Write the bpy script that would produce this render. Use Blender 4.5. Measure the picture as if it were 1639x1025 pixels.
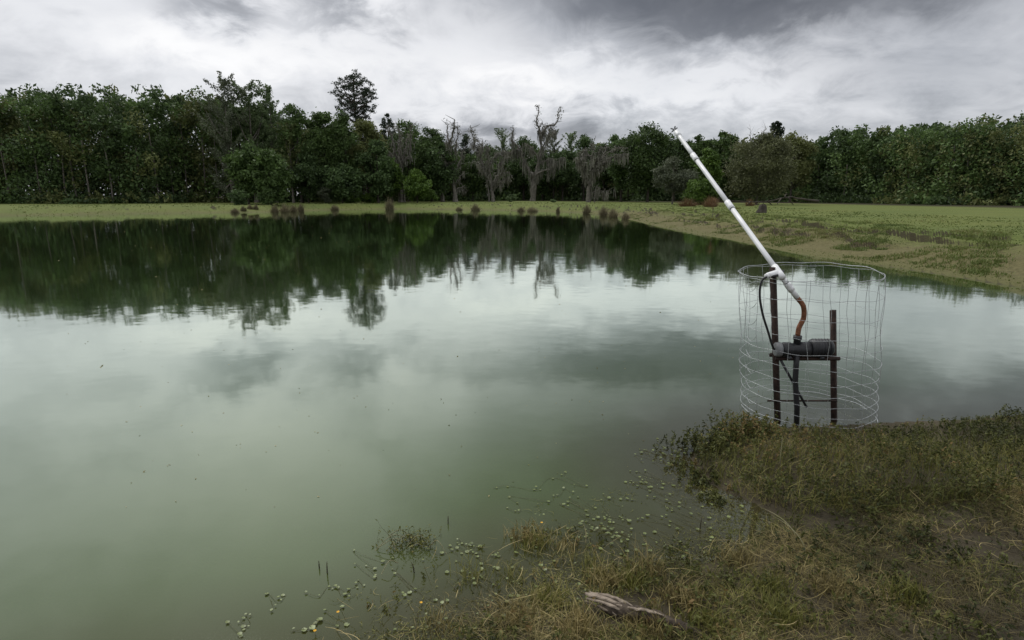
import bpy, math, random
import numpy as np
from mathutils import Vector, noise as mnoise

# ------------------------------------------------------------------ clearing
for o in list(bpy.data.objects):
    bpy.data.objects.remove(o)
scene = bpy.context.scene
COL = scene.collection
R = math.radians

# ------------------------------------------------------------------ camera
CAM_Z = 2.0
PITCH = R(12.0)
FPX = 941.0                      # focal length in photo pixels (photo 1639 x 1025)
cam_data = bpy.data.cameras.new('camera')
cam_data.sensor_width = 36.0
cam_data.lens = FPX / 1639.0 * 36.0
cam_data.clip_start = 0.05
cam_data.clip_end = 3000
cam = bpy.data.objects.new('camera', cam_data)
COL.objects.link(cam)
cam.location = (0, 0, CAM_Z)
cam.rotation_euler = (R(90) - PITCH, 0, 0)
scene.camera = cam

# ------------------------------------------------------------------ world
SUN_EL, SUN_AZ = R(52), R(-35)   # overcast: direction hardly shows
world = bpy.data.worlds.new('World')
scene.world = world
world.use_nodes = True


class NT:
    """small helper that writes node maths compactly"""
    def __init__(self, tree):
        self.t = tree
        self.n = tree.nodes
        self.l = tree.links

    def node(self, kind, **kw):
        nd = self.n.new(kind)
        for k, v in kw.items():
            setattr(nd, k, v)
        return nd

    def link(self, a, b):
        self.l.new(a, b)

    def put(self, sock, v):
        if isinstance(v, bpy.types.NodeSocket):
            self.l.new(v, sock)
        else:
            sock.default_value = v

    def m(self, op, a, b=0.0, c=0.0, clamp=False):
        nd = self.n.new('ShaderNodeMath')
        nd.operation = op
        nd.use_clamp = clamp
        self.put(nd.inputs[0], a)
        self.put(nd.inputs[1], b)
        self.put(nd.inputs[2], c)
        return nd.outputs[0]

    def noise(self, vec, scale, detail=4, rough=.55, dist=0.0):
        nd = self.n.new('ShaderNodeTexNoise')
        if vec is not None:
            self.put(nd.inputs['Vector'], vec)
        nd.inputs['Scale'].default_value = scale
        nd.inputs['Detail'].default_value = detail
        nd.inputs['Roughness'].default_value = rough
        nd.inputs['Distortion'].default_value = dist
        return nd

    def comb(self, x, y, z=0.0):
        nd = self.n.new('ShaderNodeCombineXYZ')
        self.put(nd.inputs[0], x); self.put(nd.inputs[1], y); self.put(nd.inputs[2], z)
        return nd.outputs[0]

    def ramp(self, fac, stops, interp='LINEAR'):
        nd = self.n.new('ShaderNodeValToRGB')
        nd.color_ramp.interpolation = interp
        el = nd.color_ramp.elements
        while len(el) < len(stops):
            el.new(0.5)
        for e, (p, c) in zip(el, stops):
            e.position = p
            e.color = (c[0], c[1], c[2], 1) if hasattr(c, '__len__') else (c, c, c, 1)
        self.put(nd.inputs[0], fac)
        return nd.outputs[0]

    def mix(self, fac, a, b, mode='MIX'):
        nd = self.n.new('ShaderNodeMix')
        nd.data_type = 'RGBA'
        nd.blend_type = mode
        self.put(nd.inputs[0], fac)
        for s, v in ((nd.inputs[6], a), (nd.inputs[7], b)):
            if isinstance(v, bpy.types.NodeSocket):
                self.l.new(v, s)
            else:
                s.default_value = (v[0], v[1], v[2], 1)
        return nd.outputs[2]


def build_world():
    w = NT(world.node_tree)
    w.n.clear()
    tc = w.node('ShaderNodeTexCoord')
    sep = w.node('ShaderNodeSeparateXYZ')
    w.link(tc.outputs['Generated'], sep.inputs[0])
    dx, dy, dz = sep.outputs
    az = w.m('MULTIPLY', w.m('ARCTAN2', dx, dy), 57.29578)          # degrees, 0 = across the pond
    el = w.m('MULTIPLY', w.m('ARCSINE', dz), 57.29578)
    # cloud deck coordinates (a layer seen in perspective)
    den = w.m('ADD', w.m('ABSOLUTE', dz), 0.38)
    px = w.m('DIVIDE', dx, den)
    py = w.m('DIVIDE', dy, den)
    deck = w.comb(px, py, 0.0)
    n1 = w.noise(deck, 2.2, 8, .56, .4)
    n2 = w.noise(w.comb(px, w.m('ADD', py, 13.7)), 6.5, 8, .60, .4)
    n3 = w.noise(w.comb(w.m('ADD', px, 5.2), py), 0.7, 4, .5, .2)
    # warp the big masses so that they have cloud-like edges
    azw = w.m('ADD', az, w.m('MULTIPLY', w.m('SUBTRACT', n1.outputs[0], .5), 26))
    elw = w.m('ADD', el, w.m('MULTIPLY', w.m('SUBTRACT', n2.outputs[0], .5), 9))
    # brightness of an overcast sky with elevation
    base = w.ramp(w.m('DIVIDE', elw, 90.0, clamp=True),
                  [(0.0, .50), (.05, .62), (.09, .72), (.14, .75), (.18, .68), (.30, .66), (.45, .72), (.7, .95), (1, 1.0)])
    tot = base
    # (azimuth, elevation, half width, half height, amount)
    for (a, e, sa, se, k) in [
        (22, 14.6, 14, 3.4, -.58),
        (42, 16, 16, 5, -.40),      # heavy cloud upper right
        (22, 22, 20, 5.0, -.34),
        (8, 16.4, 7, 2.2, -.28),
        (-3, 17.0, 4, 1.6, -.16),
        (-24, 15.4, 4.5, 1.8, -.42),      # ragged cloud, top left
        (-14, 15.2, 4, 1.5, -.34),
        (-24, 11.8, 8, 1.6, .20),       # bright breaks
        (-12, 11.8, 6, 1.6, .10),
        (3, 10.4, 8, 1.5, .26),
        (15, 9.2, 9, 1.3, .20),
        (-3, 4.6, 14, 2.0, -.30),
        (-24, 20, 14, 5, .16),          # lighter zone higher up on the left
        (-8, 19.5, 4, 4, .16),
        (-14, 20, 3, 3, -.10),
        (-24, 29, 13, 8, .34),
        (8, 30, 20, 9, -.42),
        (2, 44, 40, 10, -.22),
    ]:
        u = w.m('DIVIDE', w.m('SUBTRACT', azw, a), sa)
        v = w.m('DIVIDE', w.m('SUBTRACT', elw, e), se)
        g = w.m('EXPONENT', w.m('MULTIPLY', w.m('ADD', w.m('MULTIPLY', u, u), w.m('MULTIPLY', v, v)), -1.0))
        tot = w.m('ADD', tot, w.m('MULTIPLY', g, k))
    d1 = w.m('MULTIPLY', w.m('SUBTRACT', n1.outputs[0], .5), .72)
    d2 = w.m('MULTIPLY', w.m('SUBTRACT', n2.outputs[0], .5), .42)
    d3 = w.m('MULTIPLY', w.m('SUBTRACT', n3.outputs[0], .5), .40)
    tot = w.m('ADD', w.m('ADD', tot, d1), w.m('ADD', d2, d3))
    col = w.ramp(w.m('MULTIPLY', tot, 0.8, clamp=True),
                 [(0.0, (.11, .118, .138)), (.18, (.20, .21, .235)), (.40, (.45, .465, .50)), (.62, (.76, .77, .80)),
                  (.85, (.93, .93, .94)), (1, (1.0, 1.0, 1.0))])
    clouds = w.node('ShaderNodeBackground')
    w.link(col, clouds.inputs[0])
    clouds.inputs[1].default_value = 0.80
    sky = w.node('ShaderNodeTexSky')
    sky.sky_type = 'NISHITA'
    sky.sun_disc = False
    sky.sun_elevation = SUN_EL
    sky.sun_rotation = SUN_AZ
    sb = w.node('ShaderNodeBackground')
    w.link(sky.outputs[0], sb.inputs[0])
    sb.inputs[1].default_value = 0.06
    mx = w.node('ShaderNodeMixShader')
    cover = w.ramp(n3.outputs[0], [(.30, .86), (.55, .97)])
    w.link(cover, mx.inputs[0])
    w.link(sb.outputs[0], mx.inputs[1])
    w.link(clouds.outputs[0], mx.inputs[2])
    out = w.node('ShaderNodeOutputWorld')
    w.link(mx.outputs[0], out.inputs[0])


build_world()
world.cycles.sampling_method = 'MANUAL'
world.cycles.sample_map_resolution = 512

sun_d = bpy.data.lights.new('sun', 'SUN')
sun_d.energy = 1.3
sun_d.angle = R(30)
sun_d.color = (1.0, .97, .92)
sun = bpy.data.objects.new('sun', sun_d)
COL.objects.link(sun)
# sun_rotation turns clockwise from +Y: direction towards the sun
sd = Vector((math.sin(SUN_AZ) * math.cos(SUN_EL), math.cos(SUN_AZ) * math.cos(SUN_EL), math.sin(SUN_EL)))
sun.rotation_euler = sd.to_track_quat('Z', 'Y').to_euler()

scene.view_settings.view_transform = 'Standard'
scene.view_settings.look = 'None'
scene.view_settings.exposure = 0.42
scene.view_settings.gamma = 1.0
scene.view_settings.use_curve_mapping = False
scene.render.engine = 'CYCLES'
scene.cycles.max_bounces = 8
scene.cycles.transparent_max_bounces = 16
scene.cycles.caustics_reflective = False
scene.cycles.caustics_refractive = False

# ------------------------------------------------------------------ helpers
rng = np.random.default_rng(7)
CT, ST = math.cos(PITCH), math.sin(PITCH)


def ray(px, py):
    u = (px - 819.5) / FPX
    v = (512.5 - py) / FPX
    return u, CT + v * ST, -ST + v * CT


def at_z(px, py, z=0.0):
    """where the sight line of a photo pixel meets the level z"""
    a, b, c = ray(px, py)
    t = (z - CAM_Z) / c
    return Vector((a * t, b * t, z))


def at_y(px, py, Y):
    a, b, c = ray(px, py)
    t = Y / b
    return Vector((a * t, Y, CAM_Z + c * t))


def props(o, label=None, cat=None, group=None, kind=None):
    if label: o['label'] = label
    if cat: o['category'] = cat
    if group: o['group'] = group
    if kind: o['kind'] = kind
    return o


def link(name, me, mat=None, parent=None):
    if mat is not None and not me.materials:
        me.materials.append(mat)
    o = bpy.data.objects.new(name, me)
    COL.objects.link(o)
    if parent is not None:
        o.parent = parent
    return o


def empty(name, loc, label, cat, group=None, rz=0.0):
    o = bpy.data.objects.new(name, None)
    o.empty_display_size = .2
    COL.objects.link(o)
    o.location = loc
    o.rotation_euler = (0, 0, rz)
    return props(o, label, cat, group)


def mesh_np(name, V, F, tint=None, smooth=False):
    """V (n,3); F (m,k) one polygon size; tint (m,) per face"""
    me = bpy.data.meshes.new(name)
    V = np.asarray(V, dtype=np.float32)
    F = np.asarray(F, dtype=np.int32)
    n, k = F.shape
    me.vertices.add(len(V))
    me.vertices.foreach_set('co', V.ravel())
    me.loops.add(n * k)
    me.loops.foreach_set('vertex_index', F.ravel())
    me.polygons.add(n)
    me.polygons.foreach_set('loop_start', np.arange(0, n * k, k, dtype=np.int32))
    me.polygons.foreach_set('loop_total', np.full(n, k, dtype=np.int32))
    if smooth:
        me.polygons.foreach_set('use_smooth', np.ones(n, dtype=bool))
    me.update(calc_edges=True)
    if tint is not None:
        a = me.attributes.new('tint', 'FLOAT', 'FACE')
        a.data.foreach_set('value', np.asarray(tint, dtype=np.float32))
    return me


class Bag:
    """collects triangles/quads from numpy builders, all as quads"""
    def __init__(self):
        self.V, self.F, self.T, self.n = [], [], [], 0

    def add(self, V, F, T):
        self.V.append(V); self.F.append(F + self.n); self.T.append(T)
        self.n += len(V)

    def mesh(self, name, smooth=False):
        return mesh_np(name, np.concatenate(self.V), np.concatenate(self.F), np.concatenate(self.T), smooth)

    # ---- leaf quads at points
    def leaves(self, P, size, tint, aspect=1.6, flat=0.0, rg=rng):
        n = len(P)
        if n == 0: return
        a = rg.normal(size=(n, 3)); a[:, 2] *= (1 - flat * .8)
        a /= np.linalg.norm(a, axis=1)[:, None] + 1e-9
        b = rg.normal(size=(n, 3)); b[:, 2] *= (1 - flat * .8)
        b -= (b * a).sum(1)[:, None] * a
        b /= np.linalg.norm(b, axis=1)[:, None] + 1e-9
        s = np.broadcast_to(size, (n,)) * rg.uniform(.6, 1.35, n)
        a = a * (s * aspect * .5)[:, None]; b = b * (s * .5)[:, None]
        V = np.empty((n, 4, 3))
        V[:, 0] = P - a; V[:, 1] = P + b * rg.uniform(.5, 1, (n, 1)) - a * .1
        V[:, 2] = P + a; V[:, 3] = P - b * rg.uniform(.5, 1, (n, 1)) + a * .1
        F = np.arange(4 * n).reshape(n, 4)
        self.add(V.reshape(-1, 3), F, np.broadcast_to(tint, (n,)).astype(float))

    # ---- flat strips along paths (N,K,3)
    def ribbons(self, P, W, tint, side=None, rg=rng):
        N, K, _ = P.shape
        if side is None:
            ang = rg.uniform(0, 2 * np.pi, N)
            side = np.stack([np.cos(ang), np.sin(ang), np.zeros(N)], 1)
        W = np.broadcast_to(W, (N, K))
        off = side[:, None, :] * (W[:, :, None] * .5)
        V = np.empty((N, K, 2, 3)); V[:, :, 0] = P - off; V[:, :, 1] = P + off
        base = (np.arange(N) * K * 2)[:, None] + (np.arange(K - 1) * 2)[None, :]
        F = np.stack([base, base + 1, base + 3, base + 2], -1).reshape(-1, 4)
        self.add(V.reshape(-1, 3), F, np.repeat(np.broadcast_to(tint, (N,)), K - 1).astype(float))

    # ---- round tubes along paths (N,K,3), radius (N,K)
    def tubes(self, P, Rr, tint, sides=5):
        P = np.asarray(P, float)
        N, K, _ = P.shape
        Rr = np.broadcast_to(Rr, (N, K))
        T = np.gradient(P, axis=1)
        T /= np.linalg.norm(T, axis=2)[:, :, None] + 1e-9
        mean = P[:, -1] - P[:, 0]
        mean = mean / (np.linalg.norm(mean, axis=1)[:, None] + 1e-9)
        ref = np.where(np.abs(mean[:, 2:3]) > .8, np.array([[1., 0, 0]]), np.array([[0, 0, 1.]]))
        U = np.cross(T, ref[:, None, :]); U /= np.linalg.norm(U, axis=2)[:, :, None] + 1e-9
        Wv = np.cross(T, U)
        an = np.arange(sides) / sides * 2 * np.pi
        V = P[:, :, None, :] + Rr[:, :, None, None] * (np.cos(an)[None, None, :, None] * U[:, :, None, :]
                                                     + np.sin(an)[None, None, :, None] * Wv[:, :, None, :])
        s = np.arange(sides); s2 = (s + 1) % sides
        b = (np.arange(N) * K * sides)[:, None, None] + (np.arange(K - 1) * sides)[None, :, None]
        F = np.stack([b + s, b + s2, b + s2 + sides, b + s + sides], -1).reshape(-1, 4)
        self.add(V.reshape(-1, 3), F, np.repeat(np.broadcast_to(tint, (N,)), (K - 1) * sides).astype(float))


def resample(pts, step):
    """polyline -> smooth, evenly spaced points (Catmull-Rom)"""
    pts = [np.array(p, float) for p in pts]
    if len(pts) == 2:
        pts = [pts[0], (pts[0] + pts[1]) / 2, pts[1]]
    out = []
    ext = [2 * pts[0] - pts[1]] + pts + [2 * pts[-1] - pts[-2]]
    for i in range(1, len(ext) - 2):
        p0, p1, p2, p3 = ext[i - 1:i + 3]
        k = max(2, int(np.linalg.norm(p2 - p1) / step))
        for j in range(k):
            t = j / k
            out.append(.5 * ((2 * p1) + (-p0 + p2) * t + (2 * p0 - 5 * p1 + 4 * p2 - p3) * t * t + (-p0 + 3 * p1 - 3 * p2 + p3) * t ** 3))
    out.append(pts[-1])
    return np.array(out)


def cap_tube(bag, path, radii, tint=.5, sides=8):
    """one tube with closed ends"""
    path = np.asarray(path, float); radii = np.asarray(radii, float)
    d0 = path[0] - path[1]; d0 /= np.linalg.norm(d0) + 1e-9
    d1 = path[-1] - path[-2]; d1 /= np.linalg.norm(d1) + 1e-9
    path = np.vstack([path[0] + d0 * 1e-4, path, path[-1] + d1 * 1e-4])
    radii = np.concatenate([[1e-5], radii, [1e-5]])
    bag.tubes(path[None], radii[None], np.array([tint]), sides)


# ------------------------------------------------------------------ materials
MATS = {}


def simple(name, col, rough=.7, var=.25, scale=8.0, bump=0.0, bscale=40.0, metal=0.0, spec=.3, col2=None):
    m = bpy.data.materials.new(name); m.use_nodes = True
    t = NT(m.node_tree); bs = t.n['Principled BSDF']
    tc = t.node('ShaderNodeTexCoord')
    n = t.noise(tc.outputs['Object'], scale, 5, .6)
    a = tuple(c * (1 - var) for c in col); b = col2 if col2 else tuple(min(1, c * (1 + var)) for c in col)
    t.link(t.mix(t.ramp(n.outputs[0], [(.32, 0), (.68, 1)]), a, b), bs.inputs['Base Color'])
    bs.inputs['Roughness'].default_value = rough
    bs.inputs['Metallic'].default_value = metal
    bs.inputs['Specular IOR Level'].default_value = spec
    if bump:
        n2 = t.noise(tc.outputs['Object'], bscale, 4, .6)
        bp = t.node('ShaderNodeBump'); bp.inputs['Strength'].default_value = bump
        bp.inputs['Distance'].default_value = .01
        t.link(n2.outputs[0], bp.inputs['Height']); t.link(bp.outputs[0], bs.inputs['Normal'])
    MATS[name] = m
    return m


def leafy(name, dark, light, dry=None, trans=.25, rough=.6, objvar=.25, spec=.25, patch=.12):
    """foliage: colour from the per-face tint, patches of lighter growth, per-tree shift"""
    m = bpy.data.materials.new(name); m.use_nodes = True
    t = NT(m.node_tree); bs = t.n['Principled BSDF']; out = t.n['Material Output']
    at = t.node('ShaderNodeAttribute'); at.attribute_name = 'tint'
    tc = t.node('ShaderNodeTexCoord')
    n = t.noise(tc.outputs['Object'], .55, 3, .5)
    f = t.m('ADD', at.outputs['Fac'], t.m('MULTIPLY', t.m('SUBTRACT', n.outputs[0], .5), patch * 6), clamp=True)
    stops = [(.05, dark), (.75, light)]
    if dry: stops.append((.97, dry))
    c = t.ramp(f, stops)
    oi = t.node('ShaderNodeObjectInfo')
    c = t.mix(1.0, c, t.ramp(oi.outputs['Random'], [(0, 1 - objvar), (1, 1.0)]), 'MULTIPLY')
    t.link(c, bs.inputs['Base Color'])
    bs.inputs['Roughness'].default_value = rough
    bs.inputs['Specular IOR Level'].default_value = spec
    tr = t.node('ShaderNodeBsdfTranslucent'); t.link(c, tr.inputs[0])
    mx = t.node('ShaderNodeMixShader'); mx.inputs[0].default_value = trans
    t.link(bs.outputs[0], mx.inputs[1]); t.link(tr.outputs[0], mx.inputs[2])
    t.link(mx.outputs[0], out.inputs[0])
    MATS[name] = m
    return m


leafy('leaf_dark', (.040, .066, .026), (.125, .200, .068))
leafy('leaf_mid', (.040, .070, .022), (.130, .205, .060))
leafy('leaf_light', (.085, .130, .060), (.230, .310, .140))
leafy('leaf_fresh', (.060, .110, .022), (.180, .290, .055))
leafy('leaf_olive', (.070, .085, .028), (.190, .215, .075))
leafy('leaf_brownish', (.088, .098, .046), (.220, .240, .112), patch=.2)
leafy('leaf_grey', (.080, .095, .060), (.200, .230, .145))
leafy('needle', (.022, .036, .024), (.070, .095, .055))
leafy('moss', (.105, .103, .084), (.265, .258, .212), trans=.1, patch=.2)
leafy('rush', (.105, .092, .050), (.300, .262, .165), trans=.15, patch=.1)
leafy('dry_shrub', (.11, .062, .034), (.27, .165, .090), trans=.15)
leafy('marsh_green', (.058, .066, .014), (.200, .200, .050), (.30, .26, .10), patch=.3, objvar=0)
leafy('marsh_straw', (.078, .064, .026), (.275, .228, .092), (.44, .36, .17), patch=.3, objvar=0)
leafy('weed_leaf', (.034, .042, .012), (.125, .135, .034), (.22, .15, .06), patch=.5, objvar=0)
leafy('pad_leaf', (.095, .125, .035), (.21, .25, .085), trans=.1, rough=.4, spec=.5, patch=.2)
leafy('meadow_blade', (.085, .120, .030), (.165, .205, .056), (.23, .21, .09), patch=.2, objvar=0)
leafy('stem_pale', (.13, .12, .06), (.30, .28, .16), trans=.1, objvar=0)
leafy('stem_runner', (.07, .07, .03), (.14, .14, .07), trans=.1, objvar=0)
leafy('stem_dark', (.025, .022, .014), (.07, .06, .035), trans=.05, objvar=0)
simple('bark_dark', (.055, .047, .038), .9, .4, 2.0, .6, 12)
simple('bark_grey', (.145, .130, .112), .9, .4, 2.5, .6, 14)
simple('dead_wood', (.150, .138, .120), .9, .45, 2.5, .6, 14)
simple('pine_bark', (.10, .078, .062), .9, .35, 3.0, .6, 14)
simple('pvc', (.74, .75, .76), .38, .07, 5.0, 0, metal=0, spec=.5)
simple('pvc_fitting', (.80, .81, .82), .33, .04, 9.0, spec=.5)
simple('galvanised', (.44, .46, .47), .45, .25, 30.0, metal=.55, spec=.5)
simple('rusty_iron', (.026, .018, .016), .85, .5, 22.0, .5, 60, col2=(.055, .033, .025))
simple('rust_orange', (.20, .085, .045), .85, .4, 30.0, .5, 60)
simple('black_rubber', (.018, .018, .020), .5, .3, 10.0, spec=.4)
simple('black_plastic', (.022, .023, .026), .42, .3, 14.0, .15, 60, spec=.4)
simple('grey_plastic', (.17, .175, .18), .55, .25, 20.0, .2, 60)
simple('yellow_petal', (.75, .42, .03), .5, .15, 60.0)
simple('driftwood_grey', (.23, .185, .145), .9, .35, 25.0, .8, 60, col2=(.36, .30, .235))
simple('driftwood_dark', (.060, .046, .034), .9, .5, 18.0, .8, 60, col2=(.12, .095, .07))


# ------------------------------------------------------------------ the lie of the land
SH_PX = [(367, 341), (440, 340), (530, 336.6), (620, 335.4), (700, 335.6), (800, 337), (860, 338.5), (900, 340),
         (940, 342), (985, 347), (1012, 353), (1060, 364), (1129, 377), (1200, 390.5), (1271, 405.5)]
NEAR_PX = [(1272, 684), (1200, 686), (1140, 700), (1105, 735), (1135, 775), (1190, 800), (1235, 825), (1205, 862),
           (1140, 897), (1060, 925), (985, 945), (900, 985), (820, 1015), (740, 1045)]
shore = [at_z(*p) for p in SH_PX]
shore = [Vector((x, y, 0)) for x, y in [(-62, 10), (-66, 28), (-62, 44), (-50, 57), (-42, 63)]] + shore
shore += [Vector((x, y, 0)) for x, y in [(11.0, 15.5), (11.2, 11.5), (9.6, 8.2), (7.2, 6.2), (4.9, 5.2), (3.5, 5.0)]]
shore += [at_z(*p) for p in NEAR_PX]
shore += [Vector((x, y, 0)) for x, y in [(-.9, 1.75), (-2.6, 1.3), (-7, -.4), (-18, -4), (-38, -3), (-55, 2)]]
SHP = resample([(p.x, p.y, 0) for p in shore] + [(shore[0].x, shore[0].y, 0)], 1.2)[:, :2]
_keep = [0]
for _i in range(1, len(SHP)):
    if np.linalg.norm(SHP[_i] - SHP[_keep[-1]]) > .06: _keep.append(_i)
SHP = SHP[_keep]
if np.linalg.norm(SHP[0] - SHP[-1]) < .3: SHP = SHP[:-1]


def shore_dist(X, Y):
    """signed distance to the waterline: positive on land"""
    P = np.stack([np.ravel(X), np.ravel(Y)], 1)
    best = np.full(len(P), 1e9); inside = np.zeros(len(P), bool)
    A = SHP; B = np.roll(SHP, -1, axis=0)
    for (a, b) in zip(A, B):
        ab = b - a
        ap = P - a
        t = np.clip((ap @ ab) / (ab @ ab), 0, 1)
        d = ((ap - t[:, None] * ab) ** 2).sum(1)
        np.minimum(best, d, out=best)
        c = (a[1] > P[:, 1]) != (b[1] > P[:, 1])
        if abs(ab[1]) > 1e-9:
            xi = a[0] + (P[:, 1] - a[1]) / ab[1] * ab[0]
            inside ^= c & (P[:, 0] < xi)
    d = np.sqrt(best)
    return np.where(inside, -d, d).reshape(np.shape(X))


def vnoise(X, Y, s, seed=0):
    """cheap smooth value noise, numpy"""
    x = np.asarray(X) * s + seed * 17.31; y = np.asarray(Y) * s + seed * 7.77
    xi = np.floor(x).astype(np.int64); yi = np.floor(y).astype(np.int64)
    xf = x - xi; yf = y - yi
    xf = xf * xf * (3 - 2 * xf); yf = yf * yf * (3 - 2 * yf)

    def h(i, j):
        v = (i * 374761393 + j * 668265263 + seed * 1442695041) & 0x7fffffff
        v = ((v ^ (v >> 13)) * 1274126177) & 0x7fffffff
        return ((v ^ (v >> 16)) & 0xffff) / 65535.0
    return (h(xi, yi) * (1 - xf) + h(xi + 1, yi) * xf) * (1 - yf) + (h(xi, yi + 1) * (1 - xf) + h(xi + 1, yi + 1) * xf) * yf


def fbm(X, Y, s, o=4, seed=0):
    r = 0; a = .5
    for i in range(o):
        r = r + a * (vnoise(X, Y, s * 2 ** i, seed + i) - .5); a *= .5
    return r


def height(X, Y, d=None):
    X = np.asarray(X, float); Y = np.asarray(Y, float)
    if d is None: d = shore_dist(X, Y)
    near = 1 / (1 + np.exp((np.hypot(X - 1.5, Y - 2) - 7) / .8))      # 1 at the photographer's feet
    dl = np.maximum(d, 0)
    # far and right-hand banks: a low trodden bank, then a flat meadow
    far_z = .80 * (1 - np.exp(-dl / 4.2)) + .03 * np.minimum(dl, 1)
    w = np.exp(-((dl - 3.4) / 2.4) ** 2)
    scarp = vnoise(X * .8, Y * .45, 1.1, 3)
    scarp = np.clip((scarp - .45) * 5, 0, 1)
    rough_b = w * (.20 * scarp + .30 * fbm(X, Y, 1.1, 5, 5)) * np.clip((Y + X * .5) / 20, 0, 1)
    nz = 2.2 * fbm(X, Y, .55, 4, 31)
    for (d0, hh) in ((2.0, .10), (3.6, .15), (5.4, .12)):
        q = np.clip((dl + nz - d0) / .28, 0, 1)
        far_z = far_z + hh * (q * q * (3 - 2 * q) - np.clip((dl + nz - d0 + 1.2) / 2.8, 0, 1)) * np.clip(vnoise(X, Y, .35, 40) * 2.4 - .3, 0, 1) * 1.7
    far_z = np.maximum(far_z, .01)
    far_z = far_z + rough_b + .10 * fbm(X, Y, .12, 3, 9) * np.clip(dl / 10, 0, 1)
    near_z = np.where(dl < 1.2, .10 * dl, .12 + .16 * (dl - 1.2)) + .05 * fbm(X, Y, 2.2, 4, 2) * np.clip(dl * 4, 0, 1)
    near_z = np.minimum(near_z, .42)
    land = near_z * near + far_z * (1 - near)
    dw = np.maximum(-d, 0)
    bed = -(.10 * dw * near + .22 * dw * (1 - near))
    bed = np.maximum(bed, -1.6) + .03 * fbm(X, Y, 2.5, 3, 11) * np.clip(dw * 2, 0, 1) * near
    return np.where(d > 0, land, np.minimum(bed, -.004))


def ground_at(x, y):
    return float(height(np.array([x]), np.array([y]))[0])


def build_ground():
    th = np.concatenate([np.linspace(-50, -12, 150)[:-1], np.linspace(-12, 46, 400)[:-1], np.linspace(46, 50, 12), np.linspace(50, 310, 70)[1:-1]])
    th = np.radians(th)
    r = np.concatenate([[.4, .8], np.geomspace(1.2, 130, 380), np.geomspace(136, 1800, 24)])
    TH, RR = np.meshgrid(th, r, indexing='ij')
    X = RR * np.sin(TH); Y = RR * np.cos(TH)
    d = shore_dist(X, Y)
    Z = height(X, Y, d)
    n, k = X.shape
    V = np.stack([X, Y, Z], -1).reshape(-1, 3)
    i = np.arange(n)[:, None]; j = np.arange(k - 1)[None, :]
    i2 = (i + 1) % n
    F = np.stack([i * k + j, i2 * k + j, i2 * k + j + 1, i * k + j + 1], -1).reshape(-1, 4)
    V = np.vstack([V, [[0, 0, ground_at(0, 0)]]])
    me = mesh_np('ground', V, F[:, ::-1], None, True)
    a = me.attributes.new('shore', 'FLOAT', 'POINT')
    a.data.foreach_set('value', np.append(d.ravel(), 1.0).astype(np.float32))
    bare = np.maximum(np.clip((X - 5) / 4, 0, 1) * np.clip((75 - Y) / 20, 0, 1), .12)
    a = me.attributes.new('bare', 'FLOAT', 'POINT')
    a.data.foreach_set('value', np.append(bare.ravel(), 1.0).astype(np.float32))
    return me


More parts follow.
